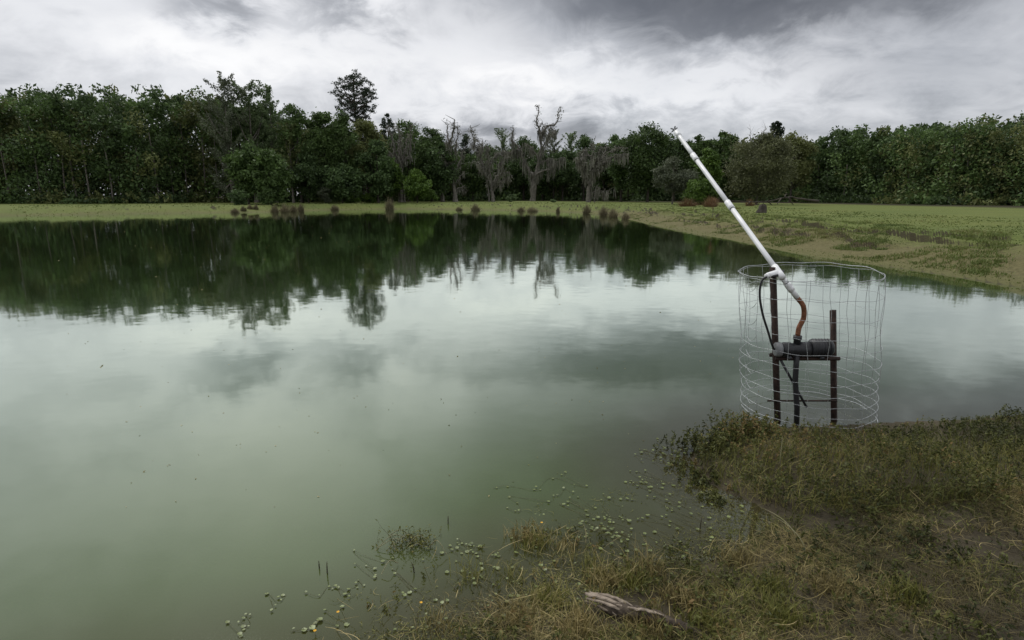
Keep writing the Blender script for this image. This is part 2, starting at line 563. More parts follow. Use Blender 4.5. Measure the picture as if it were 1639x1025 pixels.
def ground_material():
    m = bpy.data.materials.new('meadow_ground'); m.use_nodes = True
    t = NT(m.node_tree); bs = t.n['Principled BSDF']
    at = t.node('ShaderNodeAttribute'); at.attribute_name = 'shore'
    geo = t.node('ShaderNodeNewGeometry')
    sep = t.node('ShaderNodeSeparateXYZ'); t.link(geo.outputs['Position'], sep.inputs[0])
    big = t.noise(geo.outputs['Position'], .16, 5, .6)
    mid = t.noise(geo.outputs['Position'], 1.1, 5, .65)
    fine = t.noise(geo.outputs['Position'], 9.0, 6, .7)
    # grass
    g = t.mix(t.ramp(fine.outputs[0], [(.3, 0), (.7, 1)]), (.066, .092, .024), (.150, .185, .052))
    g = t.mix(t.ramp(big.outputs[0], [(.38, 0), (.62, .5)]), g, (.150, .165, .045))
    g = t.mix(t.ramp(mid.outputs[0], [(.58, 0), (.72, .55)]), g, (.110, .090, .042))
    # bare trodden earth near the water
    e = t.mix(t.ramp(fine.outputs[0], [(.3, 0), (.7, 1)]), (.074, .058, .032), (.200, .160, .090))
    s = t.m('ADD', at.outputs['Fac'], t.m('MULTIPLY', t.m('SUBTRACT', mid.outputs[0], .5), 5.0))
    ba = t.node('ShaderNodeAttribute'); ba.attribute_name = 'bare'
    s = t.m('ADD', s, t.m('MULTIPLY', t.m('SUBTRACT', 1.0, ba.outputs['Fac']), 3.2))
    s = t.m('ADD', s, t.m('MULTIPLY', t.m('SUBTRACT', fine.outputs[0], .5), 4.0))
    c = t.mix(t.ramp(t.m('DIVIDE', s, 6.0, clamp=True), [(.30, .70), (.76, 0.0)]), g, e)
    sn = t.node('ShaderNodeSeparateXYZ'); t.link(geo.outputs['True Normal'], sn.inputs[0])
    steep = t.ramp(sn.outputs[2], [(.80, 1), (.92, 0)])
    c = t.mix(t.m('MULTIPLY', steep, .85), c, (.030, .022, .014))  # steep faces darkened: bare soil, plus shade of overhanging tufts painted into the colour
    # a strip of short growth along the waterline
    s2 = t.ramp(t.m('DIVIDE', at.outputs['Fac'], 2.0, clamp=True), [(.0, .6), (.4, 0)])
    c = t.mix(s2, c, (.120, .125, .050))
    # leaf litter under the trees
    s3 = t.m('ADD', at.outputs['Fac'], t.m('MULTIPLY', t.m('SUBTRACT', mid.outputs[0], .5), 4.0))
    far = t.ramp(t.m('DIVIDE', s3, 100.0, clamp=True), [(.33, 0), (.40, 1)])
    c = t.mix(far, c, (.040, .036, .020))
    # pond bed and wet mud close to the photographer
    dist = t.m('SQRT', t.m('ADD', t.m('MULTIPLY', sep.outputs[0], sep.outputs[0]), t.m('MULTIPLY', sep.outputs[1], sep.outputs[1])))
    nearf = t.ramp(t.m('DIVIDE', dist, 14.0, clamp=True), [(.5, 1), (.75, 0)])
    mud = t.mix(t.ramp(mid.outputs[0], [(.35, 0), (.65, 1)]), (.040, .034, .022), (.085, .072, .046))
    c = t.mix(nearf, c, mud)
    bed = t.ramp(t.m('ADD', at.outputs['Fac'], .5, clamp=True), [(.44, 1), (.5, 0)])
    c = t.mix(bed, c, (.075, .064, .042))
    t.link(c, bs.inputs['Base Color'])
    bs.inputs['Roughness'].default_value = .9
    bs.inputs['Specular IOR Level'].default_value = .15
    bp = t.node('ShaderNodeBump'); bp.inputs['Strength'].default_value = .8; bp.inputs['Distance'].default_value = .06
    t.link(fine.outputs[0], bp.inputs['Height']); t.link(bp.outputs[0], bs.inputs['Normal'])
    return m


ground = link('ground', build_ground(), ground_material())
props(ground, 'low grassy bank and meadow round the pond, trodden bare near the water', kind='structure')


# ------------------------------------------------------------------ the pond
def water_material():
    m = bpy.data.materials.new('pond_water'); m.use_nodes = True
    t = NT(m.node_tree); out = t.n['Material Output']; t.n.remove(t.n['Principled BSDF'])
    geo = t.node('ShaderNodeNewGeometry')
    mp = t.node('ShaderNodeMapping'); t.link(geo.outputs['Position'], mp.inputs[0])
    mp.inputs['Scale'].default_value = (1.0, 1.7, 1.0)
    n1 = t.noise(mp.outputs[0], 3.2, 3, .55)
    n2 = t.noise(mp.outputs[0], 0.9, 2, .5)
    calm = t.noise(geo.outputs['Position'], .11, 3, .6)
    amp = t.ramp(calm.outputs[0], [(.35, .35), (.65, 1.0)])

    def slope(src, k):
        v = t.node('ShaderNodeVectorMath'); v.operation = 'SUBTRACT'
        t.link(src.outputs['Color'], v.inputs[0]); v.inputs[1].default_value = (.5, .5, .5)
        s = t.node('ShaderNodeVectorMath'); s.operation = 'MULTIPLY'
        t.link(v.outputs[0], s.inputs[0]); s.inputs[1].default_value = (k, k, 0)
        return s.outputs[0]
    a = t.node('ShaderNodeVectorMath'); a.operation = 'ADD'
    t.link(slope(n1, .026), a.inputs[0]); t.link(slope(n2, .012), a.inputs[1])
    sc = t.node('ShaderNodeVectorMath'); sc.operation = 'SCALE'
    t.link(a.outputs[0], sc.inputs[0]); t.link(amp, sc.inputs['Scale'])
    b = t.node('ShaderNodeVectorMath'); b.operation = 'ADD'
    t.link(geo.outputs['Normal'], b.inputs[0]); t.link(sc.outputs[0], b.inputs[1])
    nn = t.node('ShaderNodeVectorMath'); nn.operation = 'NORMALIZE'; t.link(b.outputs[0], nn.inputs[0])
    lw = t.node('ShaderNodeLayerWeight'); lw.inputs['Blend'].default_value = .5
    t.link(nn.outputs[0], lw.inputs['Normal'])
    q = t.m('SUBTRACT', 1.0, t.m('POWER', lw.outputs['Facing'], 3.8))
    refl = t.m('ADD', .02, t.m('MULTIPLY', .96, t.m('SUBTRACT', 1.0, t.m('MULTIPLY', q, q))))
    at = t.node('ShaderNodeAttribute'); at.attribute_name = 'depth'
    # turbid water: opacity grows with depth
    op = t.m('SUBTRACT', 1.0, t.m('EXPONENT', t.m('MULTIPLY', at.outputs['Fac'], -9.0)))
    op = t.m('ADD', t.m('MULTIPLY', op, .80), .20)
    body = t.ramp(t.m('MULTIPLY', at.outputs['Fac'], 1.0, clamp=True),
                  [(.0, (.070, .060, .026)), (.035, (.078, .080, .026)), (.12, (.082, .120, .031)), (1, (.098, .166, .056))])
    # light leaving the water is dimmed again by the surface it passes
    body = t.mix(t.m('MULTIPLY', refl, .8), body, (0, 0, 0))
    df = t.node('ShaderNodeBsdfDiffuse'); t.link(body, df.inputs[0])
    tr = t.node('ShaderNodeBsdfTransparent'); tr.inputs[0].default_value = (.80, .80, .62, 1)
    mx = t.node('ShaderNodeMixShader'); t.link(op, mx.inputs[0])
    t.link(tr.outputs[0], mx.inputs[1]); t.link(df.outputs[0], mx.inputs[2])
    gl = t.node('ShaderNodeBsdfGlossy'); gl.inputs['Color'].default_value = (.93, 1, .92, 1)
    gl.inputs['Roughness'].default_value = .045
    t.link(nn.outputs[0], gl.inputs['Normal'])
    m2 = t.node('ShaderNodeMixShader'); t.link(refl, m2.inputs[0])
    t.link(mx.outputs[0], m2.inputs[1]); t.link(gl.outputs[0], m2.inputs[2])
    t.link(m2.outputs[0], out.inputs[0])
    return m


def build_water():
    xs = np.concatenate([np.linspace(-80, -6, 60), np.linspace(-5.9, 9, 150), np.linspace(9.5, 30, 20)])
    ys = np.concatenate([np.linspace(-12, 0, 14), np.linspace(.1, 8, 90), np.geomspace(8.1, 100, 50)])
    X, Y = np.meshgrid(xs, ys, indexing='ij')
    d = shore_dist(X, Y)
    Z = height(X, Y, d)
    n, k = X.shape
    V = np.stack([X, Y, np.zeros_like(X)], -1).reshape(-1, 3)
    i = np.arange(n - 1)[:, None]; j = np.arange(k - 1)[None, :]
    F = np.stack([i * k + j, (i + 1) * k + j, (i + 1) * k + j + 1, i * k + j + 1], -1).reshape(-1, 4)
    # leave out what lies far inside the land
    keep = (d < 4.0)[:-1, :-1].ravel()
    me = mesh_np('pond_water', V, F[keep], None, True)
    a = me.attributes.new('depth', 'FLOAT', 'POINT')
    a.data.foreach_set('value', np.maximum(-Z, 0).ravel().astype(np.float32))
    return me


water = link('water', build_water(), water_material())
props(water, 'still green pond water mirroring the trees and the clouds', kind='structure')


# ------------------------------------------------------------------ trees
def crown_leaves(bag, rg, H, W, base, lobes, n, size, bright=0.5, droop=0., airy=0., conic=0.0, low=False, flatl=.72, lk=1.0):
    """leaf faces spread over many overlapping lobes that fill an egg-shaped crown"""
    ch = H - base
    cen = []
    for _ in range(lobes * 8):
        if len(cen) >= lobes: break
        v = rg.normal(size=3); v /= np.linalg.norm(v)
        r = rg.uniform(.35, 1) ** .5 * .84
        zz = v[2] * r
        taper = 1 - conic * max(0, zz) ** 1.0
        if low and zz < 0: taper = 1.0
        p = np.array([v[0] * r * W / 2 * taper, v[1] * r * W / 2 * taper, base + ch * (.5 + .5 * zz)])
        cen.append((p, rg.uniform(.13, .22) * (W * W * max(W, ch)) ** (1 / 3) * lk * (1 - .25 * max(0, zz))))
    per = int(n / len(cen))
    for p, lr in cen:
        k = int(per * rg.uniform(.7, 1.3))
        v = rg.normal(size=(k, 3)); v /= np.linalg.norm(v, axis=1)[:, None]
        rr = lr * (rg.uniform(0, 1, k) ** (.35 + airy)) * (1 + .25 * rg.normal(size=k).clip(-1, 1.6))
        q = p + v * rr[:, None] * np.array([1, 1, flatl])
        # fine sprays: gather leaves towards small sub-clumps
        sub = p + rg.normal(size=(max(3, k // 22), 3)) * lr * .75 * np.array([1, 1, .7])
        pick = sub[rg.integers(0, len(sub), k)]
        q = q * .62 + pick * .38 + rg.normal(size=(k, 3)) * lr * .13
        q[:, 2] -= droop * np.hypot(q[:, 0], q[:, 1]) * .3
        q[:, 2] = np.maximum(q[:, 2], .05)
        tn = np.clip(bright + rg.normal(size=k) * .16 + rg.uniform(-.15, .15), 0, 1)
        bag.leaves(q, size, tn, 1.5, 0, rg)
    return cen


def spray_crown(bag, rg, H, W, base, n, size, bright, up=1.2):
    """feathery crown: leaves strung along slim rising branches"""
    cen = []
    nb = 64
    per = n // nb
    for i in range(nb):
        t = (i + rg.uniform(0, 1)) / nb
        z = base + (H - base) * t * .93
        prof = math.sin(math.pi * min(1, .22 + .62 * t)) ** .5
        L = W * .5 * prof * rg.choice([.35, .6, .85, 1.0, 1.15])
        a = rg.uniform(0, 6.28)
        k = per
        u = rg.uniform(.1, 1, k)
        rise = L * up * rg.uniform(.5, 1.2)
        q = np.stack([math.cos(a) * L * u, math.sin(a) * L * u, z + rise * u ** 1.3 * .8], 1)
        q += rg.normal(size=(k, 3)) * (.10 + .20 * (1 - u))[:, None] * np.array([1, 1, .9]) * W * .16
        q[:, 2] = np.minimum(q[:, 2], H)
        bag.leaves(q, size, np.clip(bright + rg.normal(size=k) * .15 + rg.uniform(-.15, .15), 0, 1), 1.5, 0, rg)
        cen.append((np.array([math.cos(a) * L * .8, math.sin(a) * L * .8, z + rise * .5]), L))
    return cen


def trunk_mesh(rg, H, base, cen, rad, lean=0.0, k=9):
    b = Bag()
    top = base + (H - base) * .75
    P = np.array([[lean * H * .1 * t + .05 * H * .1 * math.sin(t * 5), 0, -.3 + (top + .3) * t] for t in np.linspace(0, 1, 9)])
    rr = rad * np.linspace(1, .25, 9); rr[0] *= 1.5
    b.tubes(P[None], rr[None], np.array([.5]), 7)
    order = rg.permutation(len(cen))[:k]
    for i in order:
        c = cen[i][0]
        t = np.clip((c[2] - .25 * (H)) / top, .25, .9)
        s = P[0] * (1 - t) + P[-1] * t
        mid = (s + c) / 2 + np.array([0, 0, -.05 * H])
        path = resample([s, mid, c], H * .12)
        b.tubes(path[None], (rad * .42 * np.linspace(1, .2, len(path)))[None], np.array([.5]), 5)
    return b.mesh('trunk', True)


def place_base(px, Y):
    a, b, c = ray(px, 322)
    x = a / b * Y
    return Vector((x, Y, ground_at(x, Y)))


def tree(px, top, halfw, Y, mat, label, name='broadleaf_tree', base=.12, lobes=34, n=5200, size=.42, bark='bark_dark',
         airy=0., conic=.12, droop=0., bright=.5, lk=1.0, cat='tree', group=None, seed=None, low=False, rad=None, flatl=.72):
    B = place_base(px, Y)
    H = at_y(px, top, Y).z - B.z
    s0 = (ray(px, 322)[1])
    W = 2 * halfw / FPX * Y / s0
    rg = np.random.default_rng(int(px * 13 + top * 7) if seed is None else seed)
    n = int(n * 1.7); size *= .74; lobes = int(lobes * (1.9 if airy > .4 else 1.35))
    root = empty(name, B, label, cat, group, rz=float(rg.uniform(0, 6.28)))
    bag = Bag()
    if lk < 1:
        cen = spray_crown(bag, rg, H, W, base * H, n, size, bright)
    else:
        cen = crown_leaves(bag, rg, H, W, base * H, lobes, n, size, bright, droop, airy, conic, low, flatl, lk)
    tm = trunk_mesh(rg, H, base * H, cen, rad if rad else max(.09, H * .016), k=min(10, lobes))
    link('trunk', tm, MATS[bark], root)
    link('crown', bag.mesh('crown'), MATS[mat], root)
    return root


T = [
    # px, top, halfw, Y, material, label, options
    (374, 120, 34, 92, 'leaf_grey', 'tall grey-green half-bare tree on the left edge of the woods', dict(airy=.5, n=8000, size=.24, bright=.35, base=.03, bark='bark_grey', lk=.7, lobes=40)),
    (411, 129, 29, 94, 'leaf_light', 'slender feathery pale green tree, left one of the two tall pale crowns', dict(airy=.5, n=7500, size=.24, bright=.5, base=.12, bark='bark_grey', conic=.6, lk=.55, lobes=46)),
    (443, 131, 28, 95, 'leaf_light', 'slender feathery pale green tree, right one of the two tall pale crowns', dict(airy=.5, n=7200, size=.24, bright=.45, base=.12, bark='bark_grey', conic=.6, lk=.55, lobes=46)),
    (484, 156, 29, 94, 'leaf_mid', 'round mid green tree between the pale twin crowns and the dark dome', dict(n=6500, size=.36, bright=.5)),
    (392, 148, 30, 96, 'leaf_mid', 'full green crown filling in behind the left pale tree at the edge of the woods', dict(n=6500, size=.34, bright=.45, airy=.2)),
    (430, 152, 26, 97, 'leaf_mid', 'green crown filling the space between and below the two tall pale crowns', dict(n=6000, size=.34, bright=.5, airy=.2)),
    (398, 222, 34, 82, 'leaf_mid', 'low dark tree in front of the tall trees at the left edge', dict(base=.02, low=True, bright=.4, n=5200)),
    (434, 232, 30, 80, 'leaf_mid', 'low broad tree with a lighter green crown in front of the pale twin trees', dict(base=.02, low=True, n=5200, bright=.45)),
    (470, 200, 28, 92, 'leaf_olive', 'thin olive tree with bare pale stems and sky showing through', dict(airy=.5, lk=.5, n=1500, size=.28, bright=.3, bark='bark_grey', base=.2)),
    (524, 163, 33, 97, 'leaf_mid', 'broad dark domed tree left of the tall pine', dict(n=7500, size=.38, bright=.62, base=.05)),
    (494, 245, 30, 92, 'leaf_dark', 'shaded low tree at the foot of the woods, left of centre in the dark wall', dict(base=.02, low=True, bright=.35)),
    (558, 168, 25, 97, 'leaf_mid', 'small-leaved green tree just left of the pine trunk', dict(n=5200, size=.34, bright=.4)),
    (548, 262, 34, 93, 'leaf_dark', 'dark shrubby tree under the domed tree, below and left of the pine', dict(base=.02, low=True, bright=.4, n=4600)),
    (590, 181, 32, 100, 'leaf_olive', 'yellowish green tree under the tall pine', dict(n=6500, size=.36, bright=.45)),
    (606, 214, 27, 95, 'leaf_dark', 'dark vine-clad tree between the yellowish tree and the first grey snag', dict(base=.02, n=5600, bright=.5, conic=.55)),
    (626, 178, 13, 118, 'needle', 'small dark crown just above the tree line right of the pine', dict(n=1700, size=.34, base=.55)),
    (655, 182, 30, 108, 'leaf_mid', 'green leafy tree with a ragged top behind the first grey snag', dict(n=6500, size=.36, bright=.5)),
    (692, 194, 29, 112, 'leaf_mid', 'green leafy tree between the first and second grey snags', dict(n=6500, size=.36, bright=.42)),
    (628, 246, 20, 97, 'leaf_fresh', 'bright green vine-covered tree left of the first grey snag', dict(base=.02, low=True, n=3600, size=.34, bright=.3)),
    (668, 268, 22, 96, 'leaf_fresh', 'bright green sloping bush right of the first grey snag', dict(base=.0, low=True, n=4200, size=.34, bright=.35, conic=.6)),
    (707, 222, 26, 106, 'leaf_dark', 'dark tree behind the second grey snag', dict(n=5200, bright=.45)),
    (747, 209, 13, 135, 'needle', 'narrow dark pine-like crown between the second and third grey snags', dict(n=2300, size=.36, base=.3, conic=.6)),
    (783, 224, 20, 135, 'leaf_dark', 'small dark round tree behind the third grey snag', dict(n=3800)),
    (804, 207, 17, 150, 'leaf_light', 'pale feathery tree far behind, rising in the low gap of the tree line', dict(airy=.5, n=2600, size=.30, base=.3, lk=.55, conic=.5)),
    (757, 250, 30, 112, 'leaf_mid', 'leafy green tree filling the space between the second and third grey snags', dict(n=5200, bright=.3, base=.08)),
    (838, 211, 25, 128, 'leaf_dark', 'dark round tree behind the tallest grey snag', dict(n=5600, bright=.55)),
    (886, 207, 18, 130, 'leaf_grey', 'thin pale leafy tree just right of the tallest grey snag', dict(lk=.5, n=2400, size=.30, base=.2)),
    (912, 212, 14, 138, 'leaf_light', 'small pale pointed tree left of the dark tree above the water bend', dict(airy=.5, n=2000, size=.30, base=.4, lk=.55, conic=.7)),
    (934, 208, 24, 126, 'leaf_dark', 'dark pointed tree between the tallest and the umbrella-shaped grey snags', dict(n=5600, bright=.5, conic=.55)),
    (900, 232, 26, 120, 'leaf_dark', 'dark tree in shade right of the tallest grey snag', dict(n=4800, bright=.4)),
    (868, 236, 24, 122, 'leaf_dark', 'dark tree directly behind the trunk of the tallest grey snag', dict(n=4800, bright=.35)),
    (994, 200, 28, 106, 'leaf_dark', 'dark oak with a rounded top, left neighbour of the biggest oak', dict(n=7000, bright=.55, name='oak_tree', conic=-.35)),
    (1036, 192, 43, 100, 'leaf_mid', 'biggest broad round oak, left of the white pipe tip', dict(n=11500, lobes=56, size=.36, bright=.33, name='oak_tree', conic=-.35, base=.1)),
    (966, 222, 24, 112, 'leaf_dark', 'dark tree behind the umbrella-shaped grey snag', dict(n=5200, bright=.4)),
    (1078, 208, 12, 112, 'leaf_dark', 'small dark crown directly behind the tip of the white pipe', dict(n=2200, base=.4, name='oak_tree', conic=-.35)),
    (1112, 210, 25, 112, 'leaf_mid', 'green oak just right of the white pipe tip', dict(n=6200, bright=.4, name='oak_tree', conic=-.35)),
    (1153, 204, 30, 110, 'leaf_mid', 'wide green oak between the white pipe and the brown spreading tree', dict(n=7000, bright=.45, name='oak_tree', conic=-.35)),
    (1128, 230, 24, 98, 'leaf_fresh', 'lighter green tree in front of the oaks right of the white pipe', dict(n=5200, bright=.25, base=.15)),
    (1076, 243, 38, 80, 'leaf_grey', 'open tree with drooping layered branches on the meadow edge behind the white pipe', dict(airy=.35, n=4200, lobes=18, size=.26, bright=.4, base=.16, droop=.30, bark='bark_grey', flatl=.22, conic=.5)),
    (1122, 286, 28, 74, 'leaf_fresh', 'low rounded bright green bush tree crossed by the white pipe', dict(base=.0, low=True, n=5200, size=.24, bright=.35)),
    (1211, 205, 57, 74, 'leaf_brownish', 'huge spreading brownish olive tree at the right, foliage hanging to the ground', dict(n=15000, lobes=80, size=.22, bright=.4, base=.0, low=True, conic=.12, name='spreading_tree', bark='bark_grey', airy=.15)),
    (1232, 191, 13, 112, 'needle', 'ragged dark pine crown showing above the brown spreading tree', dict(n=1700, size=.40, base=.6, airy=.3)),
    (1264, 208, 32, 96, 'leaf_olive', 'yellowish green tree at the right edge beside the brown spreading tree', dict(n=7500, size=.34, bright=.55)),
]
for (px, top, hw, Y, mt, lab, kw) in T:
    tree(px, top, hw, Y, mt, lab, **kw)

# low undergrowth bushes that can be told apart at the foot of the wood
for (px, top, hw, Y, mt, lab, kw) in [
    (430, 296, 20, 78, 'leaf_mid', 'low round bush at the foot of the woods, left end', {}),
    (383, 302, 18, 76, 'leaf_dark', 'dark low bush at the left edge behind the grassy bank', {}),
    (520, 296, 16, 91, 'leaf_grey', 'greyish green leafy bush below the domed tree', {}),
    (561, 311, 15, 95, 'leaf_fresh', 'flat bright green low growth below the pine, left patch', {}),
    (592, 309, 15, 96, 'leaf_fresh', 'flat bright green low growth left of the first grey snag, right patch', {}),
    (690, 304, 12, 98, 'leaf_fresh', 'small bright bush left of the second grey snag', {}),
    (818, 309, 9, 104, 'leaf_light', 'little yellow-green sprawling shrub left of the tallest grey snag', {}),
    (885, 320, 5, 100, 'leaf_light', 'tiny pale green tuft right of the tallest grey snag', {}),
]:
    tree(px, top, hw, Y, mt, lab, name='bush', base=0.0, low=True, lobes=12, n=1500, size=.22, cat='bush', rad=.05, bright=.35)


# pale bare tree whose twigs show above the brown spreading tree
def bare_tree(px, top, hw, Y, label, mat='bark_grey'):
    B = place_base(px, Y); H = at_y(px, top, Y).z - B.z; W = 2 * hw / FPX * Y
    rg = np.random.default_rng(px)
    root = empty('bare_tree', B, label, 'tree')
    tb = Bag(); br = Bag()
    P = np.array([[.2 * math.sin(t * 4), 0, -.3 + (H * .7 + .3) * t] for t in np.linspace(0, 1, 8)])
    tb.tubes(P[None], (.24 * np.linspace(1, .4, 8))[None], np.array([.5]), 7)
    for i in range(34):
        t = rg.uniform(.45, 1); s = P[0] * (1 - t) + P[-1] * t
        a = rg.uniform(0, 6.28); L = W * .5 * rg.uniform(.5, 1)
        e = s + np.array([math.cos(a) * L, math.sin(a) * L, rg.uniform(.05, .3) * H])
        e[2] = min(e[2], H)
        path = resample([s, (s + e) / 2 + rg.normal(size=3) * .3, e], 1.0)
        br.tubes(path[None], (.09 * np.linspace(1, .25, len(path)))[None], np.array([.5]), 4)
        for _ in range(14):
            j = rg.integers(len(path) // 3, len(path)); q = path[j]
            e2 = q + rg.normal(size=3) * np.array([1, 1, .7]) * .9 + np.array([0, 0, .5])
            br.ribbons(np.linspace(q, e2, 3)[None], np.array([[.06, .05, .02]]), np.array([.5]), None, rg)
    link('trunk', tb.mesh('trunk', True), MATS[mat], root)
    link('branches', br.mesh('branches'), MATS[mat], root)


bare_tree(1204, 198, 15, 108, 'pale bare tree whose twigs show above the brown spreading tree')


# the tall pine
def pine():
    Y = 114; px = 578
    B = place_base(px, Y); H = at_y(px, 115, Y).z - B.z
    rg = np.random.default_rng(5)
    root = empty('pine_tree', B, 'tall lone pine with a round open crown towering over the woods', 'tree')
    tb = Bag(); nd = Bag(); lb = Bag()
    P = np.array([[.25 * math.sin(t * 5 + .5), 0, -.3 + (H * .97 + .3) * t] for t in np.linspace(0, 1, 14)])
    tb.tubes(P[None], (.36 * np.linspace(1, .22, 14))[None], np.array([.5]), 8)
    link('trunk', tb.mesh('trunk', True), MATS['pine_bark'], root)
    zc, rz, rx = H - 4.6, 4.1, 3.7
    for i in range(62):
        a = i * 2.39996 + rg.normal() * .25
        e = -.85 + 1.85 * (i + .5) / 62 
        rad = max(0, 1 - abs(e) ** 2.4) ** .5 * rg.uniform(.72, 1.04)
        tip = np.array([math.cos(a) * rx * rad, math.sin(a) * rx * rad, zc + rz * e * rg.uniform(.9, 1.0)])
        zs = min(H * .95, max(H * .60, tip[2] - abs(rad) * rx * rg.uniform(.45, .8)))
        t = (zs + .3) / (H * .97 + .3)
        s = np.array([.25 * math.sin(t * 5 + .5), 0, zs])
        mid = (s + tip) / 2 + np.array([0, 0, -.25]) + rg.normal(size=3) * .2
        path = resample([s, mid, tip], .7)
        lb.tubes(path[None], (.105 * np.linspace(1, .3, len(path)))[None], np.array([.5]), 5)
        puffs = [tip] + [path[rg.integers(len(path) // 2, len(path))] + rg.normal(size=3) * .45 for _ in range(3)]
        for q in puffs:
            k = 36
            v = rg.normal(size=(k, 3)); v /= np.linalg.norm(v, axis=1)[:, None]
            pts = q + v * rg.uniform(.1, .62, k)[:, None] * np.array([1.1, 1.1, .55]) + [0, 0, .15]
            nd.leaves(pts, .17, np.clip(.45 + rg.normal(size=k) * .2, 0, 1), 2.2, 0, rg)
    link('limbs', lb.mesh('limbs', True), MATS['pine_bark'], root)
    link('crown', nd.mesh('crown'), MATS['needle'], root)


pine()


# ------------------------------------------------------------------ the grey mossy snags
def snag(label, Y, trunks, limbs, moss_n, moss_len, seed, tuft=None, base_r=.45, group='dead mossy trees along the far bank'):
    """trunks / limbs: lists of (polyline in photo pixels, start radius, end radius); depth is spread behind the drawing"""
    rg = np.random.default_rng(seed)
    p0 = trunks[0][0][0]
    a, b, c = ray(p0[0], 322)
    B = Vector((a / b * Y, Y, 0)); B.z = ground_at(B.x, Y)
    root = empty('dead_tree', B, label, 'dead tree', group)
    Bn = np.array(B)

    def conv(poly, side):
        out = []
        for i, (x, y) in enumerate(poly):
            q = np.array(at_y(x, y, Y)) - Bn
            out.append(q + np.array([0, side * i / max(1, len(poly) - 1), 0]))
        return out
    tb = Bag()
    allp = []
    for poly, r0, r1 in trunks:
        pts = conv(poly, 0)
        pts[0][2] = -.3
        path = resample(pts, .8)
        path[1:-1] += rg.normal(size=(len(path) - 2, 3)) * .06
        rr = .82 * np.linspace(r0, r1, len(path)) * rg.uniform(.8, 1.2, len(path)); rr[0] *= 1.4
        tb.tubes(path[None], rr[None], np.array([.5]), 8)
        allp.append((path[len(path) // 3:], .5))
    link('trunk', tb.mesh('trunk', True), MATS['dead_wood'], root)
    for poly, r0, r1 in limbs:
        lb = Bag()
        pts = conv(poly, rg.uniform(-3.2, 3.2))
        path = resample(pts, .5)
        path[1:-1] += rg.normal(size=(len(path) - 2, 3)) * .09
        rr = np.linspace(r0, r1, len(path)) * rg.uniform(.75, 1.2, len(path))
        lb.tubes(path[None], rr[None], np.array([.5]), 6)
        # broken stubs and twigs
        for _ in range(int(len(path) * .8)):
            q = path[rg.integers(1, len(path))]
            d = rg.normal(size=3) * np.array([.6, .6, .4]) + [0, 0, .15]
            tw = np.linspace(q, q + d * rg.uniform(.5, 1.7), 3)
            tw[1] += rg.normal(size=3) * .12
            lb.tubes(tw[None], np.array([[.06, .04, .015]]), np.array([.5]), 4)
            if rg.uniform() < .6: allp.append((tw, .3))
        link('limb', lb.mesh('limb', True), MATS['dead_wood'], root)
        allp.append((path, 1.0))
    ms = Bag()
    wts = np.array([len(p) * w for p, w in allp]); wts = wts / wts.sum()
    H = max(p[:, 2].max() for p, _ in allp)
    pick = rg.choice(len(allp), moss_n, p=wts)
    K = 5
    S = np.array([allp[i][0][rg.integers(0, len(allp[i][0]))] for i in pick])
    S += rg.normal(size=S.shape) * np.array([.28, .28, .12])
    # gather strands into beards
    cl = S[rg.integers(0, len(S), max(6, moss_n // 26))]
    near = cl[np.argmin(((S[:, None, :] - cl[None]) ** 2).sum(-1), axis=1)]
    S = S * .75 + near * .25
    hi = S[:, 2] > H * .76
    ln = moss_len * rg.uniform(.25, 1.0, moss_n) ** 1.6 * np.where(hi, .2, 1.0)
    ln = np.minimum(ln, S[:, 2] * .9)
    t = np.linspace(0, 1, K)
    P = S[:, None, :] + np.stack([np.zeros((moss_n, K)), np.zeros((moss_n, K)), -ln[:, None] * t], -1)
    P += np.cumsum(rg.normal(size=(moss_n, K, 3)) * np.array([.05, .05, .0]), axis=1)
    Wd = rg.uniform(.06, .15, (moss_n, 1)) * np.array([.5, 1, .9, .6, .1])
    ms.ribbons(P, Wd, np.clip(.45 + rg.normal(size=moss_n) * .22, 0, 1), None, rg)
    if tuft:
        tn, ts = tuft
        q = S[rg.integers(0, len(S), tn)] + rg.normal(size=(tn, 3)) * .3
        ms.leaves(q, ts, np.clip(.3 + rg.normal(size=tn) * .2, 0, 1), 1.6, 0, rg)
    link('hanging_moss', ms.mesh('hanging_moss'), MATS['moss'], root)
    return root


snag('grey vase-shaped mossy snag, leftmost of the dead trees on the far bank', 100,
     [([(642, 321), (641, 292), (640, 264)], .48, .34), ([(648, 321), (646, 300), (643, 270)], .25, .2)],
     [([(640, 266), (634, 245), (630, 225), (626, 202)], .26, .07), ([(640, 268), (638, 240), (636, 205)], .24, .06),
      ([(641, 266), (644, 240), (643, 206)], .22, .06), ([(642, 268), (650, 258), (657.6, 246), (659, 225), (662, 204)], .24, .07),
      ([(641, 262), (648, 240), (651, 212)], .18, .05), ([(640, 280), (633, 262), (629, 246)], .14, .05)],
     800, 1.3, 11, (350, .2))
snag('grey dead tree with upright broken prongs and a left-reaching limb, second snag from left', 106,
     [([(729, 322), (727, 300), (724, 279), (719, 250)], .44, .30), ([(710, 322), (709, 305), (708, 288)], .2, .14)],
     [([(719, 252), (717, 235), (715, 217), (714, 198)], .26, .09), ([(720, 252), (722, 230), (727, 212), (730, 195)], .26, .09),
      ([(722, 262), (731, 232), (733, 204)], .22, .08), ([(724, 290), (711, 288), (705, 273), (692, 256), (687, 243)], .2, .06),
      ([(727, 296), (735, 284), (742, 276)], .15, .05), ([(725, 278), (733, 262), (741, 240)], .2, .06),
      ([(722, 270), (710, 255), (704, 248)], .14, .05), ([(728, 305), (740, 300), (748, 306)], .13, .04)],
     950, 1.5, 12, (700, .2))
